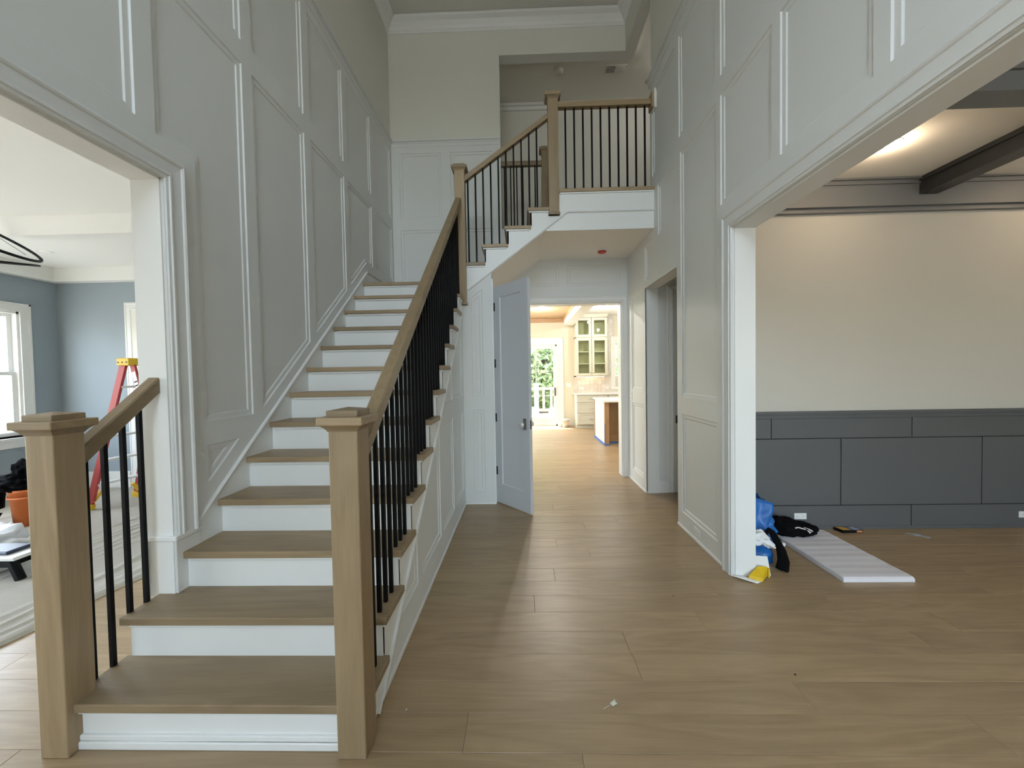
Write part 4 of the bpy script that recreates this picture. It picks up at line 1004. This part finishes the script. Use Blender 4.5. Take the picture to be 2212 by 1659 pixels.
# backsplash tiles
rt_ = random.Random(5)
TILES = [paint('zellige_%d' % i, c, .18, .15, var=.08, scale=12) for i, c in enumerate(((.66, .64, .58), (.72, .70, .65), (.60, .59, .54), (.69, .65, .58)))]
MB().box(1.36, 4.6, YK-.006, YK-.001, .87, 1.30).box(2.20, 2.46, YK-.006, YK-.001, 1.30, 2.90).build('tile_grout', paint('grout', (.62, .60, .55), .9), wk)
ts = .107
tile_me = MB().box(-.0515, .0515, -.010, 0, -.0515, .0515)
proto = {}
def tile(x, z, mat):
    if mat.name not in proto:
        o = tile_me.build('tile', mat, wk); proto[mat.name] = o.data; o.location = (x, YK-.004, z); return
    o = bpy.data.objects.new('tile', proto[mat.name]); COL.objects.link(o); o.parent = wk; o.location = (x, YK-.004+rt_.uniform(-.002, .002), z)
for r in range(4):
    for c in range(10):
        x = 1.415+ts*c
        if x > 2.33: continue
        tile(x, .925+ts*r, rt_.choice(TILES))
for r in range(19):
    for c in range(2):
        z = .925+ts*r
        if z < 2.88 and not (r < 4 and c < 1): tile(2.255+ts*c, z, rt_.choice(TILES))
# upper cabinet
CAB = paint('pale_cabinet_paint', (.68, .66, .54), .45); CABIN = paint('cabinet_interior', (.62, .62, .46), .6)
def shaker(parent, name, x0, x1, z0, z1, y, glass=False, fr=.05, knob=None, t=.02):
    mb = MB()
    for a, b, c, d in ((x0, x0+fr, z0, z1), (x1-fr, x1, z0, z1), (x0+fr, x1-fr, z1-fr, z1), (x0+fr, x1-fr, z0, z0+fr)): mb.box(a, b, y-t, y, c, d)
    o = mb.build(name, CAB, parent)
    MB().box(x0+fr-.004, x1-fr+.004, y-t+.008, y-t+.012, z0+fr-.004, z1-fr+.004).build('pane' if glass else 'panel', CABG if glass else CAB, o)
    if knob: MB().cyl((knob[0], y-t, knob[1]), (knob[0], y-t-.025, knob[1]), .006, .012, 10).build('knob', NICKEL, o)
    return o
cx0, cx1, cy0 = 1.385, 2.205, 10.16
uc = empty('wall_cabinet', (1.8, 10.3, 1.30), 'pale glass-fronted wall cabinet with a warm light strip beneath', 'cabinet')
mb = MB().box(cx0, cx0+.02, cy0, YK-.001, 1.30, 2.83).box(cx1-.02, cx1, cy0, YK-.001, 1.30, 2.83).box(cx0, cx1, cy0, YK-.001, 1.30, 1.32).box(cx0, cx1, cy0, YK-.001, 2.29, 2.31).box(cx0, cx1, cy0, YK-.001, 2.81, 2.83)
mb.build('carcass', CAB, uc); MB().box(cx0+.02, cx1-.02, YK-.02, YK-.002, 1.32, 2.81).build('back_panel', CABIN, uc)
for z in (1.62, 1.93): MB().box(cx0+.02, cx1-.02, cy0+.02, YK-.02, z, z+.02).build('shelf', WHITE, uc)
MB().box(cx0-.015, cx1+.015, cy0-.02, YK-.001, 2.83, 2.90).build('cornice', CAB, uc)
xm = (cx0+cx1)/2
for a, b, kx in ((cx0+.012, xm-.006, xm-.035), (xm+.006, cx1-.012, xm+.035)):
    shaker(uc, 'door', a, b, 1.325, 2.285, cy0, True, .062, (kx, 1.40)); shaker(uc, 'door', a, b, 2.315, 2.80, cy0, True, .062, (kx, 2.38))
led = MB().box(cx0+.05, cx1-.05, cy0+.20, cy0+.23, 1.292, 1.300).build('under_cabinet_light', emis('warm_led', (1, .62, .42), 14), uc)
# base cabinets and worktop
for i, (a, b) in enumerate(((1.37, 2.15), (2.16, 2.94), (2.95, 3.73))):
    bc = empty('base_cabinet', ((a+b)/2, 10.2, 0), ('pale drawer unit under the worktop end beside the sliding door', 'pale drawer unit behind the island', 'pale drawer unit under the kitchen window')[i], 'cabinet')
    MB().box(a, b, 9.92, YK-.001, .09, .84).build('carcass', CAB, bc); MB().box(a+.0, b, 9.97, YK-.001, 0, .09).build('toe_kick', CAB, bc)
    for z0, z1 in ((.66, .825), (.39, .645), (.105, .375)):
        dr = shaker(bc, 'drawer', a+.02, b-.02, z0, z1, 9.92, False, .035)
        MB().cyl(((a+b)/2-.09, 9.875, (z0+z1)/2), ((a+b)/2+.09, 9.875, (z0+z1)/2), .006, n=8).build('bar_handle', NICKEL, dr)
tag(box('worktop', (1.335, 3.75, 9.885, YK-.001, .84, .872), paint('white_quartz', (.82, .81, .78), .25), None, bevel=.003), 'white quartz worktop on the pale drawer units', 'worktop')
# island
il = empty('kitchen_island', (2.2, 8.1, 0), 'oak kitchen island with a pale end panel and blue masking tape', 'island')
PALE = paint('pale_primed_panel', (.70, .69, .66), .5); TAPE = paint('blue_tape', (.06, .16, .45), .6)
MB().box(1.575, 1.595, 7.60, 8.63, .0, .83).build('end_panel', PALE, il)
MB().box(1.572, 1.655, 7.555, 7.63, 0, .83).build('corner_post', ISLW, il, bevel=.003)
MB().box(1.565, 1.60, 8.58, 8.635, 0, .83).build('back_post', ISLW, il)
MB().box(1.655, 3.4, 7.82, 8.60, 0, .83).build('body', ISLW, il); MB().box(1.655, 3.4, 7.80, 7.83, .0, .17).build('bottom_rail', ISLW, il)
MB().box(1.560, 1.578, 7.56, 8.62, 0, .035).build('masking_tape', TAPE, il); MB().box(1.575, 1.655, 7.548, 7.556, 0, .03).box(1.655, 3.4, 7.794, 7.801, 0, .035).box(1.566, 1.574, 7.551, 7.556, 0, .42).build('masking_tape', TAPE, il)
MB().cyl((1.93, 7.81, .72), (1.93, 7.79, .72), .018, n=14).build('knob', NICKEL, il)
tag(box('island_worktop', (1.545, 3.45, 7.52, 8.66, .83, .862), paint('white_quartz_island', (.82, .81, .79), .25), None, bevel=.003), 'white quartz slab on the oak island', 'worktop')
pd = empty('pendant_lamp', (2.45, 8.4, 2.9), 'white conical pendant lamp hanging over the island', 'lamp')
MB().lathe([(.03, 2.10), (.045, 2.08), (.20, 1.87), (.205, 1.85), (.19, 1.86), (.03, 2.07)], (2.36, 8.9, 0), 28).build('shade', PLASTIC, pd, smooth=True)
MB().cyl((2.36, 8.9, 2.09), (2.36, 8.9, 2.90), .006, n=8).build('cord', PLASTIC, pd)
# bucket by the slider, switch plate, backsplash outlets
bu = empty('joint_compound_bucket', (1.10, 10.2, 0), 'small white tub with a red label on the kitchen floor by the slider', 'tub')
MB().lathe([(0, .002), (.085, .002), (.098, .19), (.104, .19), (.104, .21), (0, .212)], (1.11, 10.2, 0), 24).build('tub', PLASTIC, bu, smooth=True)
MB().lathe([(.0905, .06), (.0965, .14)], (1.11, 10.2, 0), 24).build('label_band', paint('tub_label', (.72, .55, .45), .5), bu)
tag(MB().lathe([(0, .002), (.05, .002), (.056, .12), (0, .122)], (.98, 10.28, 0), 20).build('plastic_cup', PLASTIC), 'little white cup beside the white tub', 'cup')
plate('light_switch', lambda u, z, t: (u, YK-t, z), 1.17, 1.30, 1.02, 1.14, 'cream switch plate between the slider and the cabinets', 'switch')
plate('wall_outlet', lambda u, z, t: (u, YK-.014-t, z), 1.53, 1.63, .95, 1.02, 'outlet in the backsplash tiles under the wall cabinet', 'outlet')
plate('wall_outlet', lambda u, z, t: (u, YK-.014-t, z), 2.20, 2.30, .955, 1.025, 'outlet in the backsplash tiles beside the kitchen window', 'outlet')

# ------------------------------------------------------------------ outside
GRASS = paint('lawn', (.13, .175, .075), .9, .3, var=.3, scale=4)
EARTH = paint('bare_earth', (.30, .29, .275), .9, .2, var=.2, scale=3)
struct(box('ground', (-70, 70, -70, 90, -.62, -.6), EARTH), 'bare graded ground around the house')
struct(box('lawn', (-40, 40, 14.3, 80, -.6, -.585), GRASS), 'green lawn behind the deck')
DECK = paint('deck_boards', (.62, .58, .50), .7, .1)
dkk = empty('deck', (0, 12.2, -.6), 'sunlit pale deck outside the sliding door', 'deck')
for i in range(24): MB().box(-3.0, 3.2, YK+.17+.145*i, YK+.17+.145*i+.138, -.08, -.04).build('deck_board', DECK, dkk)
MB().box(-3.0, 3.2, YK+.2, YK+3.6, -.59, -.09).build('deck_frame', DECK, dkk)
dr_ = empty('deck_railing', (0, 13.9, -.04), 'deck railing with white posts and yellow timber rails', 'railing')
TIMB = wood('new_timber', (.60, .38, .14), (.78, .56, .27), 'X')
for x in (-2.6, -1.0, .50, 2.1): 
    p = MB().box(x-.075, x+.075, 13.8, 13.95, -.04, 1.0).build('post', PLASTIC, dr_); MB().box(x-.11, x+.11, 13.765, 13.985, 1.0, 1.05).build('post_cap', PLASTIC, p)
for z in (.82, .06): MB().box(-2.9, 3.1, 13.85, 13.90, z, z+.09).build('rail', TIMB, dr_)
for i in range(22): MB().box(-2.8+.27*i, -2.72+.27*i, 13.83, 13.85, .06, .88).build('picket', TIMB, dr_)
LEAFS = [paint('leaf_%d' % i, c, .6, var=.35, scale=1.5) for i, c in enumerate(((.30, .40, .20), (.40, .48, .27), (.24, .35, .19)))]
BARK = paint('bark', (.13, .10, .075), .9, .3, var=.3, scale=6)
def tree(x, y, h, r, seed, label, mat, n=4000):
    rr = random.Random(seed); t = empty('tree', (x, y, -.6), label, 'tree', 'trees beyond the deck')
    mb = MB().cyl((x, y, -.6), (x+rr.uniform(-.3, .3), y, h*.65), .22, .10, 9)
    for i in range(9):
        a = rr.uniform(0, 2*PI); z = rr.uniform(.2, .6)*h; mb.cyl((x, y, z), (x+r*.8*math.cos(a), y+r*.8*math.sin(a), z+rr.uniform(.2, 1.6)), .07, .02, 6)
    mb.build('trunk', BARK, t)
    lv = MB()
    for i in range(n):
        a = rr.uniform(0, 2*PI); q = rr.random()**.5; zz = rr.uniform(-1, 1); rad = r*math.sqrt(max(0, 1-zz*zz))*(.55+.45*q)
        c = Vector((x+rad*math.cos(a), y+rad*math.sin(a), h*.50+zz*h*.50)); s = rr.uniform(.08, .20)
        u = Vector((rr.gauss(0, 1), rr.gauss(0, 1), rr.gauss(0, 1))).normalized(); w = u.orthogonal().normalized()
        lv.add([c-u*s, c+w*s*.45, c+u*s, c-w*s*.45], [(0, 1, 2, 3)])
    lo_ = lv.build('foliage', mat, t); lo_['kind'] = 'stuff'
tlabels = ('broad leafy tree straight behind the deck rail', 'tall pale green tree beyond the white deck post', 'dark green tree to the left of the deck', 'rounded tree behind the right end of the deck', 'low leafy tree in the far garden', 'slim tree between the two broad ones')
for i, (x, y, h, r) in enumerate(((.9, 17.0, 5.0, 2.3), (-3.6, 18.0, 7.0, 2.2), (-8.4, 18, 6, 2.4), (5.6, 18.5, 6.0, 2.3), (3.2, 24, 6.5, 2.8), (-2.6, 24.5, 7.5, 2.8))):
    tree(x, y, h, r, 20+i, tlabels[i], LEAFS[i % 3], 11000 if i in (0, 4) else 4000)
